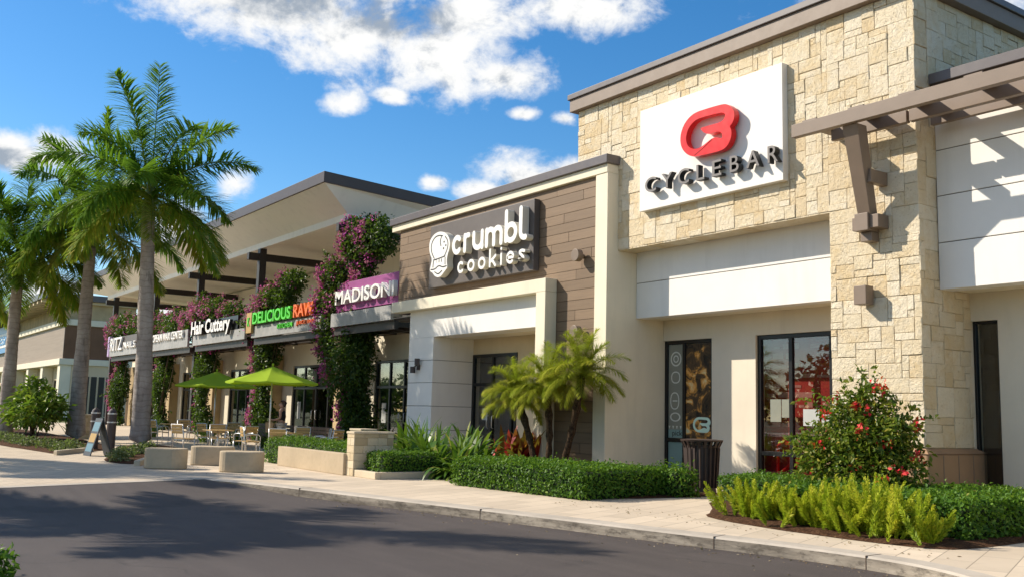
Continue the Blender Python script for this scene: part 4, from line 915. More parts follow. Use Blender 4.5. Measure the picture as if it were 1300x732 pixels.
# ------------------------------------------------------------------ hedges
def quadpt(q, u, v): 
    q = np.array(q, float); return ((1-u)*(1-v))[:, None]*q[0]+(u*(1-v))[:, None]*q[1]+(u*v)[:, None]*q[2]+((1-u)*v)[:, None]*q[3]
def hedge(name, label, cat, quad, h, dens=950, L=.055, W=.034, z0=.02, seed=1, group=None, m='hedge', rough=.035):
    g = rng(seed); cx0 = sum(p[0] for p in quad)/4; cy0 = sum(p[1] for p in quad)/4
    t = thing(name, label, cat, (cx0, cy0, 0), group)
    q = [np.array(p) for p in quad]; inner = [np.array([cx0, cy0])+(p-[cx0, cy0])*(1-.09/np.linalg.norm(p-[cx0, cy0])) for p in q]
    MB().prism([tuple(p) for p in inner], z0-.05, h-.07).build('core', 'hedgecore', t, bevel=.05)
    Ps = []; Ns = []
    def emit(P, N): Ps.append(P); Ns.append(N)
    A = abs(sum(q[i][0]*q[(i+1) % 4][1]-q[(i+1) % 4][0]*q[i][1] for i in range(4)))/2
    n = int(A*dens*1.1); xy = quadpt(q, g.random(n), g.random(n)); emit(np.c_[xy, np.full(n, h)], np.tile([0, 0, 1.], (n, 1)))
    for i in range(4):
        a, c = q[i], q[(i+1) % 4]; e = c-a; l = np.linalg.norm(e); nn = np.array([e[1], -e[0]])/l
        if np.dot(nn, (a+c)/2-[cx0, cy0]) < 0: nn = -nn
        n = int(l*(h-z0)*dens*1.15); u = g.random((n, 1)); emit(np.c_[a+e*u, z0+(h-z0)*g.random(n)], np.tile([nn[0], nn[1], 0], (n, 1)))
    P = np.concatenate(Ps); N = np.concatenate(Ns); c = np.array([cx0, cy0, 0])
    # soften the arrises and make the surface uneven
    up = np.clip((P[:, 2]-(h-.12))/.12, 0, 1); 
    lump = .5*np.sin(P[:, 0]*5.1+seed)+.5*np.sin(P[:, 1]*6.3+P[:, 2]*7+seed*2)+.35*np.sin(P[:, 0]*13+P[:, 2]*11)
    P = P+N*(lump*rough*.6+g.normal(0, rough*.55, len(P)))[:, None]; side = N[:, 2] < .5; P[side] += (-N[side])*(up[side, None]**2)*.05
    stray = g.random(len(P)) < .035; P[stray] += (N[stray]*.7+np.array([0, 0, .3]))*g.uniform(.02, .09, (stray.sum(), 1))
    hz = ~side; dd = np.min([np.abs(np.cross(q[(i+1) % 4]-q[i], P[:, :2]-q[i]))/np.linalg.norm(q[(i+1) % 4]-q[i]) for i in range(4)], 0); P[hz, 2] -= np.clip(.10-dd[hz], 0, .1)**2*5
    out = norm(N*.9+np.array([0, 0, .35])+g.normal(0, .55, P.shape)); D = norm(np.cross(out, g.normal(0, 1, P.shape))+out*.35)
    V, F = leaves(P, D, out, L*g.uniform(.7, 1.25, len(P)), W*g.uniform(.7, 1.2, len(P)))
    var = np.clip(g.beta(2.2, 2.6, len(P))+.12*lump*.5, 0, 1)
    mesh_np('foliage', V, [F], m, np.repeat(var, 2), t); return t
hedge('hedge', 'clipped green hedge in front of the small feathery palms', 'hedge', [(-17.2, 10.75), (-13.42, 11.1), (-13.62, 13.3), (-17.5, 12.3)], .52, seed=1, dens=1000, L=.066, W=.042)
hedge('shrub', 'loose dark green shrub at the back end of the long hedge', 'shrub', [(-13.9, 13.2), (-13.3, 13.25), (-13.25, 13.75), (-13.9, 13.75)], .50, seed=2, dens=800, rough=.12, L=.07, W=.045)
hedge('hedge', 'dark glossy hedge at the right edge beside the foxtail ferns', 'hedge', [(-9.6, 11.75), (-6.9, 12.0), (-6.9, 14.6), (-9.9, 14.3)], .50, seed=3, dens=1050, L=.068, W=.044)
hedge('hedge', 'low dark hedge strip in front of the window right of the pillar', 'hedge', [(-9.4, 14.9), (-5.0, 15.2), (-5.0, 16.3), (-9.4, 16.2)], .46, seed=13, dens=700, L=.06, W=.04)
hedge('hedge', 'low green hedge behind the foxtail ferns, left of red flowering shrub', 'hedge', [(-12.3, 13.3), (-9.8, 13.2), (-9.9, 14.6), (-12.6, 14.8)], .46, seed=4, dens=1000, L=.06, W=.038)
hedge('hedge', 'small square clipped hedge inside the low kerb by the stone pier', 'hedge', [(-19.88, 10.12), (-19.12, 10.1), (-19.1, 11.6), (-19.88, 11.6)], .54, z0=.12, seed=5, dens=1150, L=.055, W=.036)
hedge('hedge', 'long low hedge growing behind the concrete planter wall', 'hedge', [(-25.6, 10.0), (-20.4, 9.98), (-20.4, 10.6), (-25.6, 10.9)], .64, seed=6, dens=900, rough=.06, L=.06, W=.036)

# ------------------------------------------------------------------ loose plants
def cloud_plant(name, label, cat, base, vols, n, L, W, m, seed, stems=8, bloom=None, bloom_n=0, bloom_bias=None, group=None, upb=.3, stem_m='stem', bl=(.06, .055), shoots=0, bloom_z=0.0, low=0.0, zmin=.03):
    g = rng(seed); t = thing(name, label, cat, (base[0], base[1], 0), group); P = []
    vv = np.array(vols, float); wts = vv[:, 3]*vv[:, 4]*vv[:, 5]; wts = wts**.75; wts /= wts.sum(); ids = g.choice(len(vv), n, p=wts)
    d = norm(g.normal(0, 1, (n, 3))); r = g.random(n)**.42; P = vv[ids, :3]+d*r[:, None]*vv[ids, 3:6]*(1+.15*np.sin(d[:, :1]*9+ids[:, None])); keep = P[:, 2] > zmin; P = P[keep]; d = d[keep]; ids = ids[keep]
    if shoots:
        for s_ in range(shoots):
            v = vv[g.integers(len(vv))]; dd = norm(g.normal(0, 1, (1, 3))+np.array([[0, 0, .9]]))[0]; p0 = v[:3]+dd*v[3:6]*.8; ln = g.uniform(.25, .62)
            k = 18; q = np.linspace(0, 1, k)[:, None]; P = np.concatenate([P, p0+dd*ln*q+np.array([0, 0, -.25])*q**2*ln+g.normal(0, .012, (k, 3))]); d = np.concatenate([d, np.tile(dd, (k, 1))])
    N = norm(d*.6+np.array([0, 0, upb])+g.normal(0, .6, P.shape)); D = norm(np.cross(N, g.normal(0, 1, P.shape))+d*.5+np.array([0, 0, -.15]))
    V, F = leaves(P, D, N, L*g.uniform(.65, 1.3, len(P)), W*g.uniform(.7, 1.25, len(P)))
    mesh_np('foliage', V, [F], m, np.repeat(g.beta(2, 2.3, len(P)), 2), t)
    if stems:
        b = MB()
        for i in range(stems):
            v = vv[g.integers(len(vv))]; a = np.array([base[0]+g.uniform(-.12, .12), base[1]+g.uniform(-.12, .12), 0]); c = v[:3]+g.uniform(-.5, .5, 3)*v[3:6]; mid = (a+c)/2+np.array([0, 0, .15*c[2]])+g.uniform(-.06, .06, 3)
            b.tube([tuple(a), tuple(a*.5+mid*.5), tuple(mid), tuple(c)], [.022, .02, .014, .006], 6)
        b.build('stem', stem_m, t, smooth=True)
    if bloom:
        Pb = []
        for i in range(bloom_n):
            v = vv[g.integers(len(vv))]; lowv = v[2] < bloom_z
            if lowv and g.random() > low: continue
            dd = norm(np.array([[-1., -.45, 0]])+g.normal(0, .22, (1, 3)))[0] if lowv else norm(g.normal(0, 1, (1, 3))+np.array(bloom_bias if bloom_bias else (0, 0, .4)))[0]; c = v[:3]+dd*v[3:6]*g.uniform(.92, 1.16)
            k = g.integers(8, 26); Pb.append(c+g.normal(0, .05 if bl[0] < .08 else .10, (k, 3)))
        Pb = np.concatenate(Pb); Nb = norm(g.normal(0, 1, Pb.shape)); Db = norm(np.cross(Nb, g.normal(0, 1, Pb.shape)))
        V, F = leaves(Pb, Db, Nb, bl[0]*g.uniform(.7, 1.3, len(Pb)), bl[1]*g.uniform(.7, 1.2, len(Pb))); mesh_np('blossom', V, [F], bloom, np.repeat(g.random(len(Pb)), 2), t)
    return t
cloud_plant('flowering_shrub', 'bushy shrub with scattered red flowers in front of the stone pillar', 'shrub', (-9.8, 13.7),
    [(-9.75, 13.7, .75, .75, .55, .55), (-9.4, 13.6, 1.2, .62, .5, .45), (-9.75, 13.6, 1.55, .5, .42, .40), (-9.35, 13.7, 1.85, .32, .3, .25), (-10.3, 13.6, 1.0, .45, .4, .45), (-9.0, 13.7, 1.35, .38, .35, .3), (-9.05, 13.7, .75, .55, .45, .45)],
    8200, .095, .055, 'shrub', 12, 10, 'redbloom', 22, (.1, -.9, .1), shoots=60, bl=(.072, .066))
def straps(name, label, base, n, L, W, seed, m='strap', group=None, spread=.35, droop=2.1, cat='plant', z=0.03):
    g = rng(seed); t = thing(name, label, cat, (base[0], base[1], 0), group)
    a = g.random(n)*2*math.pi; e = np.radians(g.uniform(30, 85, n)); D = np.c_[np.cos(a)*np.cos(e), np.sin(a)*np.cos(e), np.sin(e)]
    P = np.c_[base[0]+g.normal(0, spread*.4, n), base[1]+g.normal(0, spread*.4, n), np.full(n, z)]
    V, F = blades(P, D, L*g.uniform(.6, 1.1, n), W*g.uniform(.7, 1.2, n), droop*g.uniform(.5, 1.3, n), 7); mesh_np('foliage', V, [F], m, np.repeat(g.beta(2, 2.2, n), 7), t); return t
sp = [(-19.25, 12.2, 1.0, 'big arching strap-leaf plant nearest the long hedge'), (-20.0, 11.9, 1.05, 'yellowish strap-leaf plant behind the square hedge'), (-21.0, 12.3, 1.2, 'strap-leaf plant right behind the stone pier'),
      (-22.3, 12.6, 1.25, 'tall strap-leaf plant in front of the white column'), (-19.9, 13.1, 1.15, 'strap-leaf plant beside the glass shop door'), (-21.3, 13.6, 1.2, 'rearmost strap-leaf plant by the white column foot'), (-23.6, 13.4, 1.2, 'leftmost strap-leaf plant of the bed, by the vine column'), (-18.6, 11.75, .85, 'low strap-leaf plant drooping over the kerb corner')]
for i, (x, y, L_, lb) in enumerate(sp): straps('strap_leaf_plant', lb, (x, y), 85, L_*1.2, .115, 50+i, group='strap-leaf plants in the bed by the white column')
for i, (x, y, lb) in enumerate([(-33.5, 13.3, 'bright strap-leaf clump among the cafe chairs, under the left parasol'), (-31.0, 13.8, 'bright strap-leaf clump beside the dark bench backs'), (-38.5, 12.6, 'bright strap-leaf clump right of the palm trunk'), (-44.5, 12.0, 'bright strap-leaf clump behind the two bollards'), (-36.3, 13.0, 'bright strap-leaf clump at the foot of a vine column'), (-48, 9.6, 'bright strap-leaf clump behind the ringed palm')]):
    straps('strap_leaf_plant', lb, (x, y), 60, 1.0, .07, 80+i, 'brightleaf', 'bright strap-leaf clumps in the cafe terrace', droop=1.1)
straps('ti_plant', 'red leaved plant glowing behind the small feathery palms', (-20.6, 14.9), 80, .85, .15, 97, 'redleaf', spread=.55, droop=.9, z=.35)
straps('ti_plant', 'lower red leaved plant beside the glass shop door', (-21.2, 14.9), 60, .8, .15, 98, 'redleaf', spread=.5, droop=.9, z=.15)
# foxtail ferns
def fern(label, base, n, hgt, seed, spread=.30):
    g = rng(seed); t = thing('foxtail_fern', label, 'fern', (base[0], base[1], 0), 'foxtail ferns in the mulch bed by the kerb'); Vs = []; Fs = []; vr = []; o = 0
    for i in range(n):
        a = g.random()*6.283; tilt = g.uniform(.08, 1.0); L = hgt*g.uniform(.5, 1.12); rr = abs(g.normal(0, spread)); a2 = g.random()*6.283
        p = np.array([base[0]+rr*math.cos(a2)*1.2, base[1]+rr*math.sin(a2)*.7, .03]); d = np.array([math.cos(a)*math.sin(tilt), math.sin(a)*math.sin(tilt), math.cos(tilt)])
        k = 190; q = g.random(k)**.9; ax = p+d*L*q[:, None]+np.array([0, 0, .25])*L*(q**2)[:, None]*math.sin(tilt); w = .060*np.sin(math.pi*np.clip(.10+.86*q, 0, 1))**.7+.006
        th = g.random(k)*6.283; u = norm(np.cross(d, [.3, .2, .9])[None])[0]; v = np.cross(d, u); out = u*np.cos(th)[:, None]+v*np.sin(th)[:, None]; D = norm(out*.75+d*.9)
        V, F = leaves(ax, D, np.cross(D, out)+g.normal(0, .3, (k, 3)), w*1.35, .015, .1); Vs.append(V); Fs.append(F+o); o += len(V); vr.append(np.repeat(np.clip(g.normal(.5, .13)+.35*(q-.5)+g.normal(0, .1, k), 0, 1), 2))
    mesh_np('frond', np.concatenate(Vs), [np.concatenate(Fs)], 'fern', np.concatenate(vr), t)
ordn = ['leftmost', 'second', 'third', 'fourth', 'fifth', 'sixth', 'seventh', 'eighth', 'ninth', 'rightmost']
fx_ = [(-10.05, 11.6, .50), (-9.72, 11.42, .54), (-9.38, 11.6, .46), (-9.02, 11.32, .50), (-8.68, 11.5, .56), (-8.30, 11.3, .54), (-7.98, 11.5, .72), (-7.62, 11.32, .62), (-7.28, 11.5, .46), (-6.98, 11.3, .40)]
for i, (x, y, h_) in enumerate(fx_): fern(('%s yellow-green foxtail fern in the row by the kerb' if i in (0, 9) else '%s yellow-green foxtail fern from the left in the row by the kerb') % ordn[i], (x, y), (34, 26, 38, 30, 36, 28, 40, 34, 22, 8)[i], h_, 200+i, .25 if i < 9 else .08)

# ------------------------------------------------------------------ vine columns
def vine(label, x, y, h, seed, w=.75, n=3800, side=(-.8, -.6, 0), topw=1.0, nb=80, low=0.0, tops=()):
    g = rng(seed); vols = []
    for z in np.arange(.3, h, .42):
        ww = w*(.75+.25*math.sin(z*1.9+seed))*(1 if z < h-1 else topw); vols.append((x+.12*math.sin(z*1.3+seed), y+.08*math.cos(z*1.7), z, ww*.72, ww*.36, .42))
    for (dx, dy, z, rx_, ry_, rz_) in tops: vols.append((x+dx, y+dy, z, rx_, ry_, rz_))
    return cloud_plant('bougainvillea', label, 'climbing plant', (x, y), vols, n, .145, .10, 'vineleaf', seed, 14, 'bloom', nb, (side[0]*1.5, side[1]*1.5, .15), 'bougainvilleas trained up the canopy posts', shoots=30, bl=(.105, .09), bloom_z=4.4, low=low)
vine('largest bougainvillea, thick and dark from ground to roof beside the purple sign', -32.6, 16.1, 8.3, 301, 1.5, 22000, (-1, -.35, 0), 1.3, 780, .34, tops=[(-1.2, -.2, 6.2, .7, .5, .9), (1.2, 0, 7.7, 1.2, .6, .8), (-.3, -.1, 7.6, 1.0, .6, .8), (-1.4, -.2, 5.4, .6, .5, .6), (-.2, -.3, 3.0, 1.35, .8, 1.4), (-1.9, -.5, 4.6, .75, .35, .6), (-2.0, -.5, 5.6, .7, .35, .7), (-1.7, -.45, 6.6, .7, .4, .7), (-1.7, -.5, 3.7, .6, .35, .6)])
vine('bougainvillea behind the right parasol with a pink streak down its left edge', -41.9, 16.1, 6.2, 302, 1.45, 15500, (-1, -.3, 0), 1.5, 420, .8, tops=[(1.2, .0, 6.3, 1.7, .6, .75), (-.8, 0, 5.7, 1.0, .5, .7), (2.4, .1, 6.9, 1.1, .5, .5), (-1.3, -.3, 5.0, .5, .4, .6)])
vine('bougainvillea behind the left parasol with pink flowers above the canopy', -50.3, 16.1, 6.4, 303, 1.55, 14500, (-.6, -.6, .3), 1.5, 480, .06, tops=[(.9, .0, 6.2, 1.7, .6, .8), (-1.2, 0, 6.5, 1.2, .5, .9), (3.0, .2, 6.1, 1.2, .5, .5), (-1.9, -.2, 5.6, .7, .5, .8)])
vine('bougainvillea right of the tallest palm trunk with yellowish tips', -58.0, 16.1, 5.0, 304, 1.5, 14000, (-.3, -.6, .5), 1.5, 400, .04, tops=[(2.6, -.1, 6.0, 2.4, .6, .8), (-1.6, -.1, 6.2, 2.0, .5, .8), (5.2, -.1, 6.1, 1.2, .5, .7)])
vine('bougainvillea at the far end post behind the two bollards', -67.9, 16.1, 5.4, 305, 1.7, 15000, (-1, -.4, 0), 1.3, 460, .6, tops=[(.8, -.1, 6.5, 2.0, .6, .9), (-1.4, -.1, 6.3, 1.2, .6, 1.0), (3.4, .0, 6.4, 1.7, .5, .7)])

# left planting bed
cloud_plant('broadleaf_bush', 'broad leaved bush on several stems in the left planting bed', 'bush', (-39.6, 6.5), [(-39.6, 6.5, 1.2, 1.6, 1.0, .6), (-40.6, 6.4, 1.1, 1.1, .8, .6), (-38.6, 6.6, 1.15, 1.0, .8, .6), (-39.8, 6.5, 1.75, .9, .7, .4)], 1700, .30, .12, 'brightleaf', 401, 14, shoots=6, upb=.6)
cloud_plant('broadleaf_bush', 'broad leaved bush cut off by the left edge of the photo', 'bush', (-47.5, 6.6), [(-47.5, 6.5, 1.2, 1.8, 1.0, .8), (-45.5, 6.6, 1.0, 1.2, .8, .6)], 1500, .30, .12, 'brightleaf', 402, 10, upb=.6)
gc = [(-45, 5.4), (-43.2, 5.5), (-41.3, 5.35), (-39.5, 5.45), (-37.8, 5.5), (-36.2, 5.5), (-34.7, 5.6), (-33.2, 5.9), (-32.2, 6.4), (-31.3, 5.95), (-26.2, 6.35), (-27.4, 6.75), (-29.0, 7.5), (-30.6, 8.2)]
nm = ['at the far left edge', 'second along the bed edge', 'third along the bed edge', 'in front of the broad bush', 'right of the broad bush', 'between bush and ringed palm', 'below the ringed palm', 'right of the ringed palm', 'beside the kerb end', 'at the tip of the left bed', 'beside the nearest concrete seat', 'in front of the tallest palm', 'at the foot of the tallest palm', 'behind the tallest palm foot']
for i, (x, y) in enumerate(gc):
    rr = .35 if i < 10 else .28
    cloud_plant('groundcover_clump', 'pale grey-green groundcover clump %s' % nm[i], 'groundcover', (x, y), [(x, y, .16, rr*1.5, rr, .20)], 420, .085, .05, 'paleleaf', 500+i, 0, group='pale groundcover clumps in the planting beds')
cloud_plant('bush', 'low green bush tip in the bottom left corner', 'bush', (-10.2, 1.36), [(-10.2, 1.36, -.06, .30, .24, .16), (-10.35, 1.45, .0, .2, .2, .16)], 620, .075, .045, 'hedge', 610, 4, zmin=-.14)

# distant trees across the car park (mirrored in the shop glass)
g = rng(77); NT = 200; n = 46000; cx_t = g.uniform(-260, 80, NT); hh = 5.0+4.0*g.random(NT); ids = g.integers(0, NT, n); d = norm(g.normal(0, 1, (n, 3)))
P = np.c_[cx_t[ids], -44+g.uniform(-5, 5, NT)[ids], hh[ids]*.58]+d*(g.random(n)**.35)[:, None]*np.c_[2.6+0*hh[ids], 2.6+0*hh[ids], hh[ids]*.5]
V, F = leaves(P, norm(g.normal(0, 1, (n, 3))), norm(g.normal(0, 1, (n, 3))), .9*g.uniform(.6, 1.3, n), .55)
tag(mesh_np('treeline', V, [F], 'farleaf', np.repeat(g.random(n), 2)), 'far line of broad trees across the car park, mirrored in the glass', 'trees', kind='stuff')

# ------------------------------------------------------------------ street furniture
def seat(label, c, ang, L=1.5, W=.62, h=.47):
    t = thing('concrete_seat', label, 'seat', (c[0], c[1], 0), 'oblong concrete seats on the pavement'); pts = []
    for i in range(24):
        a = 2*math.pi*i/24; x = (L/2-W/2)*(1 if math.cos(a) >= 0 else -1)+W/2*math.cos(a); y = W/2*math.sin(a); pts.append((c[0]+x*math.cos(ang)-y*math.sin(ang), c[1]+x*math.sin(ang)+y*math.cos(ang)))
    MB().prism(pts, .0, h).build('seat_block', 'concrete', t, bevel=.025)
    ins = [((p[0]-c[0])*.93+c[0], (p[1]-c[1])*.93+c[1]) for p in pts]
    return t
seat('left oblong concrete seat in front of the tallest palm', (-23.55, 6.75), R(50), 1.0, .62)
seat('middle oblong concrete seat, set farther back than the others', (-24.6, 8.2), R(50), 1.1, .62)
seat('right oblong concrete seat nearest the kerb', (-21.95, 8.0), R(50), 1.02, .62)
pw = thing('planter_wall', 'low smooth concrete planter wall left of the stone pier', 'planter', (-22.3, 9.9, 0))
b = MB(); b.box(-24.25, 9.78, 0, -20.36, 9.98, .49); b.box(-24.25, 9.982, 0, -24.05, 11.2, .49); b.build('wall', 'concrete', pw, bevel=.015)
def pier(label, x0, x1, y0, y1, h, seed):
    t = thing('stone_pier', label, 'pier', ((x0+x1)/2, (y0+y1)/2, 0)); MB().box(x0+.012, y0+.012, 0, x1-.012, y1-.012, h-.01).build('core', 'mortar', t); b = MB(); rnd = random.Random(seed); z = .0; i = 0
    while z < h-.02:
        hh_ = .17 if z+.17 < h-.05 else h-z; y = y0; f = rnd.uniform(.15, .35) if i % 2 else .33
        while y < y1-.01:
            e = min(y+f, y1); e = y1 if y1-e < .1 else e; f = rnd.uniform(.22, .36); b.cv = rnd.random(); b.box(x0+(x1-x0)*.5, y+.003, z+.003, x1+rnd.uniform(0, .006), e-.003, z+hh_-.003); b.box(x0-rnd.uniform(0, .006), y+.003, z+.003, x0+(x1-x0)*.499, e-.003, z+hh_-.003); y = e
        xm = x0+(x1-x0)*(.0 if i % 2 else .5)
        for a_, c_ in ([(x0, xm), (xm, x1)] if xm > x0 else [(x0, x1)]): b.cv = rnd.random(); b.box(a_+.003, y0-.008, z+.003, c_-.003, y0+.011, z+hh_-.003)
        z += hh_; i += 1
    b.build('stone_facing', 'pierstone', t, bevel=.005, seg=1)
    MB().box(x0-.02, y0-.025, h, x1+.02, y1+.02, h+.05).build('coping', 'planter_stone', t, bevel=.01)
def pierstone():
    m = Mat('pale_block'); c = m.ramp(m.attr(), [(0, (.46, .36, .22)), (.5, (.60, .49, .32)), (1, (.68, .58, .41))]); n = m.noise(18, 6, .7); c = m.mix(m.math('MULTIPLY', m.ramp(n, [(.5, (0, 0, 0)), (.7, (1, 1, 1))]), .3), c, (.35, .26, .15)); return m.set(c, .9, .15, bump=n, bs=.4, bd=.02)
MT['pierstone'] = pierstone()
pier('pale block pier at the end of the concrete planter wall', -20.36, -20.0, 9.86, 10.85, .94, 3)
pier('smaller pale block pier behind the planter wall hedge', -22.05, -21.45, 10.75, 11.15, .97, 4)
pier('low pale block pier behind the broad leaved bush', -43.6, -42.4, 8.6, 9.2, .95, 6)
kb2 = thing('bed_edging', 'low pale edging around the square clipped hedge', 'edging', (-19.2, 10.6, 0))
b = MB(); b.box(-19.995, 9.88, 0, -18.98, 10.02, .15); b.box(-19.12, 10.022, 0, -18.98, 11.75, .15); b.build('edging_stone', 'planter_stone', kb2, bevel=.012)
for lb, pl in (('short pale kerb piece at the end of the left bed', [(-29.85, 5.45), (-29.72, 5.52), (-32.0, 6.98), (-32.1, 6.85)]), ('short pale kerb piece beside the left concrete seat', [(-24.62, 6.30), (-24.5, 6.42), (-27.6, 7.75), (-27.68, 7.62)])):
    t = thing('bed_edging', lb, 'edging', (pl[0][0], pl[0][1], 0)); MB().prism(pl, -.05, .13).build('edging_stone', 'planter_stone', t, bevel=.02)
def bollard(label, x, y, h=1.32):
    t = thing('bollard', label, 'bollard', (x, y, 0), 'brown bollards at the crossing')
    MB().tube([(x, y, -.02), (x, y, .05), (x, y, .06), (x, y, h-.42)], [.155, .155, .135, .135], 20).build('shaft', 'darkbronze', t, smooth=False)
    MB().tube([(x, y, h-.415), (x, y, h-.14), (x, y, h-.06), (x, y, h)], [.135, .135, .105, .03], 20).build('cap', 'darkbronze', t, smooth=False)
    b = MB()
    for z in (h-.42, h-.16): b.tube([(x, y, z-.02), (x, y, z+.02)], .141, 20)
    b.each('band', 'alu', t)
bollard('brown bollard nearer the tallest palm, right of the other', -31.6, 7.35); bollard('brown bollard left of the other, behind the folding sign', -32.9, 7.15)
af = thing('folding_sign', 'dark folding sign board standing by the two bollards', 'sign', (-29.5, 6.55, 0)); ux, uy = .955, .10
for s_, nm_ in ((1, 'front'), (-1, 'rear')):
    b = MB(); c0 = (-29.5, 6.55); 
    def q_(u, w_, z): return (c0[0]+ux*u*.3+uy*w_, c0[1]+uy*u*.3-ux*w_, z)
    o_ = s_*.30
    def pt(a, w_, z): dx_ = uy*o_*(1-z/1.05); dy_ = -ux*o_*(1-z/1.05); return (c0[0]+ux*a+dx_+uy*w_, c0[1]+uy*a+dy_-ux*w_, z)
    b.hexa([pt(-.3, 0, .0), pt(.3, 0, .0), pt(.3, .03, .0), pt(-.3, .03, .0)], [pt(-.3, 0, 1.05), pt(.3, 0, 1.05), pt(.3, .03, 1.05), pt(-.3, .03, 1.05)]); bd_ = b.build('board', 'chalk', af)
    for k_, (z0_, z1_, mm) in enumerate(((.12, .34, 'teal'), (.38, .62, 'amber'), (.68, .94, 'teal'))):
        b = MB(); e_ = .034 if s_ > 0 else -.004
        b.hexa([pt(-.25, e_-.002, z0_), pt(.25, e_-.002, z0_), pt(.25, e_, z0_), pt(-.25, e_, z0_)], [pt(-.25, e_-.002, z1_), pt(.25, e_-.002, z1_), pt(.25, e_, z1_), pt(-.25, e_, z1_)]); b.build('print', mm, bd_)
# waste bin
t = thing('waste_bin', 'tall dark brown ribbed bin beside the dark window', 'bin', (-13.95, 14.6, 0)); b = MB(); b.tube([(-13.95, 14.6, .10), (-13.95, 14.6, .95)], [.27, .31], 28); b.build('liner', 'darkbronze', t, smooth=False)
b = MB()
for i in range(20):
    a = 2*math.pi*i/20; c_, s_ = math.cos(a), math.sin(a); b.bar((-13.95+.30*c_, 14.6+.30*s_, .12), (-13.95+.345*c_, 14.6+.345*s_, .90), .055, .018); b.bar((-13.95+.345*c_, 14.6+.345*s_, .90), (-13.95+.41*c_, 14.6+.41*s_, 1.03), .055, .018)
b.build('slat', 'bin', t)
b = MB(); b.tube([(-13.95, 14.6, 1.03), (-13.95, 14.6, 1.06), (-13.95, 14.6, 1.07)], [.42, .43, .30], 28); b.build('rim', 'bin', t); b = MB(); b.tube([(-13.95, 14.6, 0), (-13.95, 14.6, .12)], [.30, .28], 28); b.build('foot', 'darkbronze', t)

# cafe furniture
def make_chair():
    t = thing('cafe_chair', 'x', 'chair', (0, 0, 0), 'metal and teak cafe chairs on the terrace')
    for sx_ in (-1, 1):
        MB().tube([(sx_*.25, -.22, 0), (sx_*.25, -.22, .44)], .016, 8).build('leg', 'alu', t, smooth=True)
        MB().tube([(sx_*.25, .20, 0), (sx_*.25, .22, .45), (sx_*.25, .29, .88)], .016, 8).build('leg', 'alu', t, smooth=True)
        MB().tube([(sx_*.25, -.22, .44), (sx_*.26, -.22, .60), (sx_*.26, -.15, .66), (sx_*.26, .05, .67), (sx_*.25, .245, .62)], .015, 8).build('armrest', 'alu', t, smooth=True)
    b = MB()
    for i in range(6): b.cv = .15+.14*i; b.box(-.24, -.23+i*.078, .435, .24, -.165+i*.078, .455)
    b.build('seat', 'wood', t, bevel=.004, seg=1); b = MB()
    for i in range(3): z = .60+i*.095; y = .235+(z-.45)*.16; b.cv = .2+.25*i; b.hexa([(-.235, y, z), (.235, y, z), (.235, y+.018, z), (-.235, y+.018, z)], [(-.235, y+.013, z+.08), (.235, y+.013, z+.08), (.235, y+.031, z+.08), (-.235, y+.031, z+.08)])
    b.build('backrest', 'wood', t, bevel=.004, seg=1); b = MB(); b.box(-.245, -.22, .405, .245, -.19, .43); b.box(-.245, .19, .405, .245, .22, .43); b.tube([(-.25, .29, .88), (.25, .29, .88)], .014, 8); b.each('frame', 'alu', t); return t
chair0 = make_chair(); used = [False]
def place_chair(x, y, rz, label):
    if not used[0]: chair0.location = (x, y, 0); chair0.rotation_euler = (0, 0, rz); chair0['label'] = label; used[0] = True
    else: dup(chair0, (x, y, 0), rz, label)
def table(label, x, y):
    t = thing('cafe_table', label, 'table', (x, y, 0), 'teak topped cafe tables'); b = MB()
    for i in range(7): b.cv = random.random(); b.box(x-.38+i*.109, y-.38, .715, x-.38+i*.109+.104, y+.38, .74)
    b.build('tabletop', 'wood', t, bevel=.004, seg=1); MB().tube([(x, y, .03), (x, y, .71)], .035, 12).build('pedestal', 'alu', t, smooth=True); MB().tube([(x, y, 0), (x, y, .015), (x, y, .05)], [.26, .25, .05], 20).build('foot', 'alu', t)
table('cafe table under the right parasol', -27.6, 11.35); table('cafe table under the left parasol', -33.6, 11.6); table('cafe table behind the middle concrete seat', -30.2, 10.2); table('cafe table farthest left, behind the tallest palm trunk', -38.8, 11.3)
CH = [(-26.5, 10.75, R(230), 'cafe chair nearest the planter wall, its back to the kerb'), (-28.4, 10.6, R(170), 'cafe chair left of the right parasol pole, back to the road'), (-27.0, 12.2, R(-20), 'cafe chair in front of the walking person'), (-28.4, 12.1, R(40), 'cafe chair behind the right parasol table'),
      (-30.9, 9.35, R(205), 'cafe chair seen from behind over the middle concrete seat'), (-31.3, 10.6, R(80), 'cafe chair turned sideways right of the tallest palm'), (-29.2, 10.7, R(-70), 'cafe chair facing left at the middle table'), (-33.0, 10.8, R(200), 'cafe chair under the left parasol with its back to the road'), (-34.5, 12.1, R(50), 'cafe chair behind the left parasol table'), (-38.0, 10.6, R(190), 'cafe chair just right of the bollards'), (-39.6, 11.9, R(60), 'cafe chair farthest left, facing the shops'), (-25.9, 12.0, R(-60), 'cafe chair beside the dark bench near the big vine')]
for c in CH: place_chair(*c)
def bench(label, x0, x1, y):
    t = thing('bench', label, 'bench', ((x0+x1)/2, y, 0), 'dark slatted benches before the shop windows'); b = MB()
    for i in range(4): b.cv = .3+.15*i; b.box(x0, y+i*.11, .42, x1, y+.1+i*.11, .46)
    b.build('seat', 'darkwood', t, bevel=.004, seg=1); b = MB()
    for i in range(4): b.cv = .2+.2*i; b.box(x0, y-.06, .44+i*.115, x1, y-.025, .54+i*.115)
    b.build('backrest', 'darkwood', t, bevel=.004, seg=1)
    for x in (x0+.15, x1-.15): MB().box(x-.03, y, 0, x+.03, y+.4, .418).build('leg', 'darksteel', t)
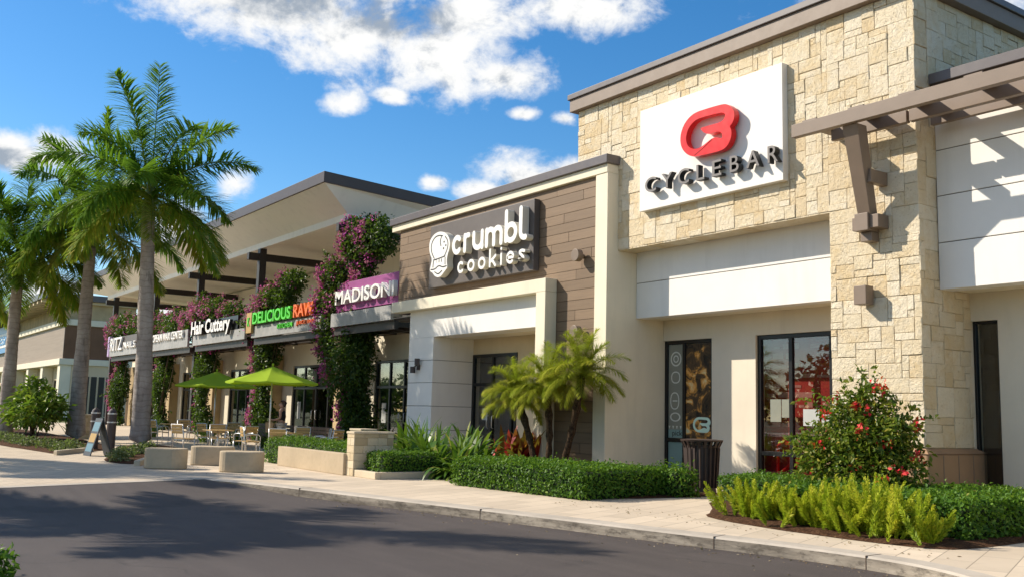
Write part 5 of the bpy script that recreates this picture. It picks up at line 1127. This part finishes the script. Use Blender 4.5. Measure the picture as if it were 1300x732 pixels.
bench('dark slatted bench left of the walking person', -34.6, -31.4, 13.2); bench('dark slatted bench between the person and the big vine', -31.0, -28.2, 13.2)

def parasol(label, x, y, apex, edge, r, seed):
    t = thing('parasol', label, 'parasol', (x, y, 0), 'lime green parasols over the cafe tables'); b = MB(); ns = 8; rings = [0, .25, .5, .75, 1.0]; pts = [(x, y, apex)]; sub = 4
    for q in rings[1:]:
        for i in range(ns*sub):
            a = 2*math.pi*i/(ns*sub)+seed; k_ = (i % sub)/sub; ch = math.cos(math.pi/ns)/math.cos((k_-.5)*2*math.pi/ns); zz = apex+(edge-apex)*(q**.92); sag = .05*q*math.sin(math.pi*k_)
            pts.append((x+r*q*ch*math.cos(a), y+r*q*ch*math.sin(a), zz-sag*.6))
    m_ = ns*sub; F = [(0, 1+i, 1+(i+1) % m_) for i in range(m_)]+[(1+k_*m_+i, 1+(k_+1)*m_+i, 1+(k_+1)*m_+(i+1) % m_, 1+k_*m_+(i+1) % m_) for k_ in range(3) for i in range(m_)]
    # hanging edge
    lo = len(pts); pts += [(p[0], p[1], p[2]-.05) for p in pts[1+3*m_:1+4*m_]]; F += [(1+3*m_+i, lo+i, lo+(i+1) % m_, 1+3*m_+(i+1) % m_) for i in range(m_)]
    b.add(pts, F); o = b.build('canopy', 'fabric', t); sol = o.modifiers.new('thickness', 'SOLIDIFY'); sol.thickness = .006
    MB().tube([(x, y, .05), (x, y, apex-.01)], .024, 10).build('pole', 'alu', t, smooth=True); MB().tube([(x, y, apex), (x, y, apex+.06), (x, y, apex+.09)], [.03, .035, .01], 10).build('finial', 'fabric', t)
    for i in range(ns): a = 2*math.pi*i/ns+seed; MB().tube([(x, y, apex-.04), (x+r*.97*math.cos(a), y+r*.97*math.sin(a), edge-.012)], .009, 6).build('rib', 'alu', t)
    MB().tube([(x, y, 0), (x, y, .05), (x, y, .09)], [.30, .28, .06], 20).build('base', 'darksteel', t)
parasol('lime green parasol on the right, nearer and larger in view', -27.9, 10.95, 2.70, 2.22, 1.36, .3)
parasol('lime green parasol on the left, partly behind the other', -33.4, 11.1, 2.66, 2.16, 1.45, .1)

# ------------------------------------------------------------------ person
def skin_body(name, verts, edges, radii, mat, parent, sub=2):
    me = bpy.data.meshes.new(name); me.from_pydata(verts, edges, []); me.materials.append(MT[mat]); o = link(name, me, parent)
    o.modifiers.new('skin', 'SKIN').use_smooth_shade = True
    for d_, r in zip(me.skin_vertices[0].data, radii): d_.radius = (r, r) if isinstance(r, (int, float)) else r
    me.skin_vertices[0].data[0].use_root = True
    s_ = o.modifiers.new('sub', 'SUBSURF'); s_.levels = sub; s_.render_levels = sub; return o
def person(x, y, rz):
    t = thing('person', 'woman with tied-up hair in black top and light shorts carrying a paper bag', 'person', (0, 0, 0))
    # faces -x ; z up
    V = [(0, 0, .92), (0, 0, 1.10), (-.01, 0, 1.28), (0, 0, 1.40), (-.01, 0, 1.47), (-.03, 0, 1.55), (-.025, 0, 1.62),
         (0, -.10, .88), (-.04, -.10, .48), (.06, -.10, .08), (-.10, -.10, .04), (0, .10, .88), (.10, .10, .49), (.24, .10, .12), (.12, .10, .04),
         (0, -.17, 1.37), (.02, -.21, 1.12), (-.20, -.17, 1.06), (-.28, -.15, 1.07), (0, .17, 1.37), (.04, .21, 1.12), (-.16, .17, 1.02), (-.25, .14, 1.04)]
    E = [(0, 1), (1, 2), (2, 3), (3, 4), (4, 5), (5, 6), (0, 7), (7, 8), (8, 9), (9, 10), (0, 11), (11, 12), (12, 13), (13, 14), (3, 15), (15, 16), (16, 17), (17, 18), (3, 19), (19, 20), (20, 21), (21, 22)]
    r = [(.12, .15), (.10, .125), (.11, .145), (.085, .12), .052, .085, .075, .085, .055, .038, .032, .085, .055, .038, .032, .055, .040, .030, .024, .055, .040, .030, .024]
    for h_, sy in ((18, -.15), (22, .14)):            # five fingers on each hand
        x_, y_, z_ = V[h_]
        for k_ in range(4):
            n_ = len(V); V += [(x_-.045, y_-.03+k_*.02, z_-.004), (x_-.085, y_-.034+k_*.022, z_-.014), (x_-.10, y_-.034+k_*.022, z_-.042)]; E += [(h_, n_), (n_, n_+1), (n_+1, n_+2)]; r += [.010, .0085, .007]
        n_ = len(V); q_ = 1 if sy < 0 else -1; V += [(x_-.01, y_+.035*q_, z_+.012), (x_-.045, y_+.05*q_, z_+.02)]; E += [(h_, n_), (n_, n_+1)]; r += [.011, .0085]
    n_ = len(V); V += [(-.135, 0, 1.575)]; E += [(5, n_)]; r += [.014]       # nose
    skin_body('body', V, E, r, 'skin', t)
    skin_body('top', [(0, 0, 1.0), (0, 0, 1.12), (-.01, 0, 1.28), (0, 0, 1.385), (0, -.10, 1.40), (0, .10, 1.40)], [(0, 1), (1, 2), (2, 3), (3, 4), (3, 5)], [(.128, .165), (.115, .14), (.125, .16), (.10, .13), .05, .05], 'shirt', t)
    skin_body('shorts', [(0, 0, .95), (0, -.10, .86), (-.03, -.10, .58), (0, .10, .86), (.06, .10, .60)], [(0, 1), (1, 2), (0, 3), (3, 4)], [(.135, .165), .105, .092, .105, .092], 'shorts', t)
    skin_body('hair', [(.02, 0, 1.60), (.03, 0, 1.67), (.07, 0, 1.72), (.07, 0, 1.58)], [(0, 1), (1, 2), (0, 3)], [.085, .075, .045, .05], 'hair', t)
    b = MB(); b.box(-.113, -.04, 1.60, -.10, -.022, 1.61); b.box(-.113, .022, 1.60, -.10, .04, 1.61); b.each('eye', 'hair', t)
    MB().box(-.112, -.022, 1.528, -.098, .022, 1.536).build('mouth', 'redleaf', t)
    b = MB()
    for sx_, sy in ((-.10, .10), (.12, .10), (-.10, -.10), (.06, -.10)): pass
    b.hexa([(-.16, -.14, 0), (.09, -.14, 0), (.09, -.06, 0), (-.16, -.06, 0)], [(-.14, -.135, .07), (.085, -.135, .09), (.085, -.065, .09), (-.14, -.065, .07)]); b.hexa([(.04, .06, 0), (.29, .06, 0), (.29, .14, 0), (.04, .14, 0)], [(.06, .065, .07), (.285, .065, .12), (.285, .135, .12), (.06, .135, .07)]); b.each('shoe', 'shirt', t, bevel=.02)
    t.location = (x, y, 0); t.rotation_euler = (0, 0, rz); 
    bg_ = thing('paper_bag', 'brown paper bag held by the woman', 'bag', (0, 0, 0)); b = MB(); b.hexa([(-.12, -.07, 0), (.12, -.07, 0), (.12, .07, 0), (-.12, .07, 0)], [(-.13, -.075, .33), (.13, -.075, .33), (.13, .075, .33), (-.13, .075, .33)]); b.build('bag_body', 'kraft', bg_)
    b = MB()
    for sy in (-.05, .05): b.tube([(-.06, sy, .32), (-.05, sy*.5, .41), (.05, sy*.5, .41), (.06, sy, .32)], .007, 6)
    b.each('handle', 'kraft', bg_); v = Matrix.Rotation(rz, 4, 'Z') @ Vector((-.345, -.145, .64)); bg_.location = (x+v.x, y+v.y, .64); bg_.rotation_euler = (0, 0, rz)
person(-31.3, 12.7, R(48))

# ------------------------------------------------------------------ small litter of dry leaves and grit along the kerb
g = rng(909); Pl = []
for i in range(420):
    k_ = g.integers(2, len(CURB)-12); p = Vector(CURB[k_]).lerp(Vector(CURB[k_+1]), g.random()); t_ = (Vector(CURB[k_+1])-Vector(CURB[k_])).normalized(); nn = Vector((-t_.y, t_.x)); o_ = -abs(g.normal(0, .22))-.02 if g.random() < .8 else -abs(g.normal(0, 1.6))
    Pl.append((p.x+nn.x*o_, p.y+nn.y*o_, -.147))
for i in range(160): Pl.append((g.uniform(-13.5, -6.2), g.uniform(10.3, 11.0), .006))
for i in range(120): Pl.append((g.uniform(-31, -21), g.uniform(6.9, 9.5), .006))
Pl = np.array(Pl); Pl = Pl[(Pl[:, 0] > -16.5) | (Pl[:, 2] > 0)]; n = len(Pl); a = g.random(n)*6.283; D = np.c_[np.cos(a), np.sin(a), g.normal(0, .15, n)]; N = np.c_[g.normal(0, .25, n), g.normal(0, .25, n), np.ones(n)]
V, F = leaves(Pl, D, N, g.uniform(.012, .055, n), g.uniform(.008, .03, n)); tag(mesh_np('fallen_leaves', V, [F], 'dryleaf', np.repeat(g.random(n), 2)), 'scatter of small dry leaves and grit along the kerb', 'leaves', kind='stuff')
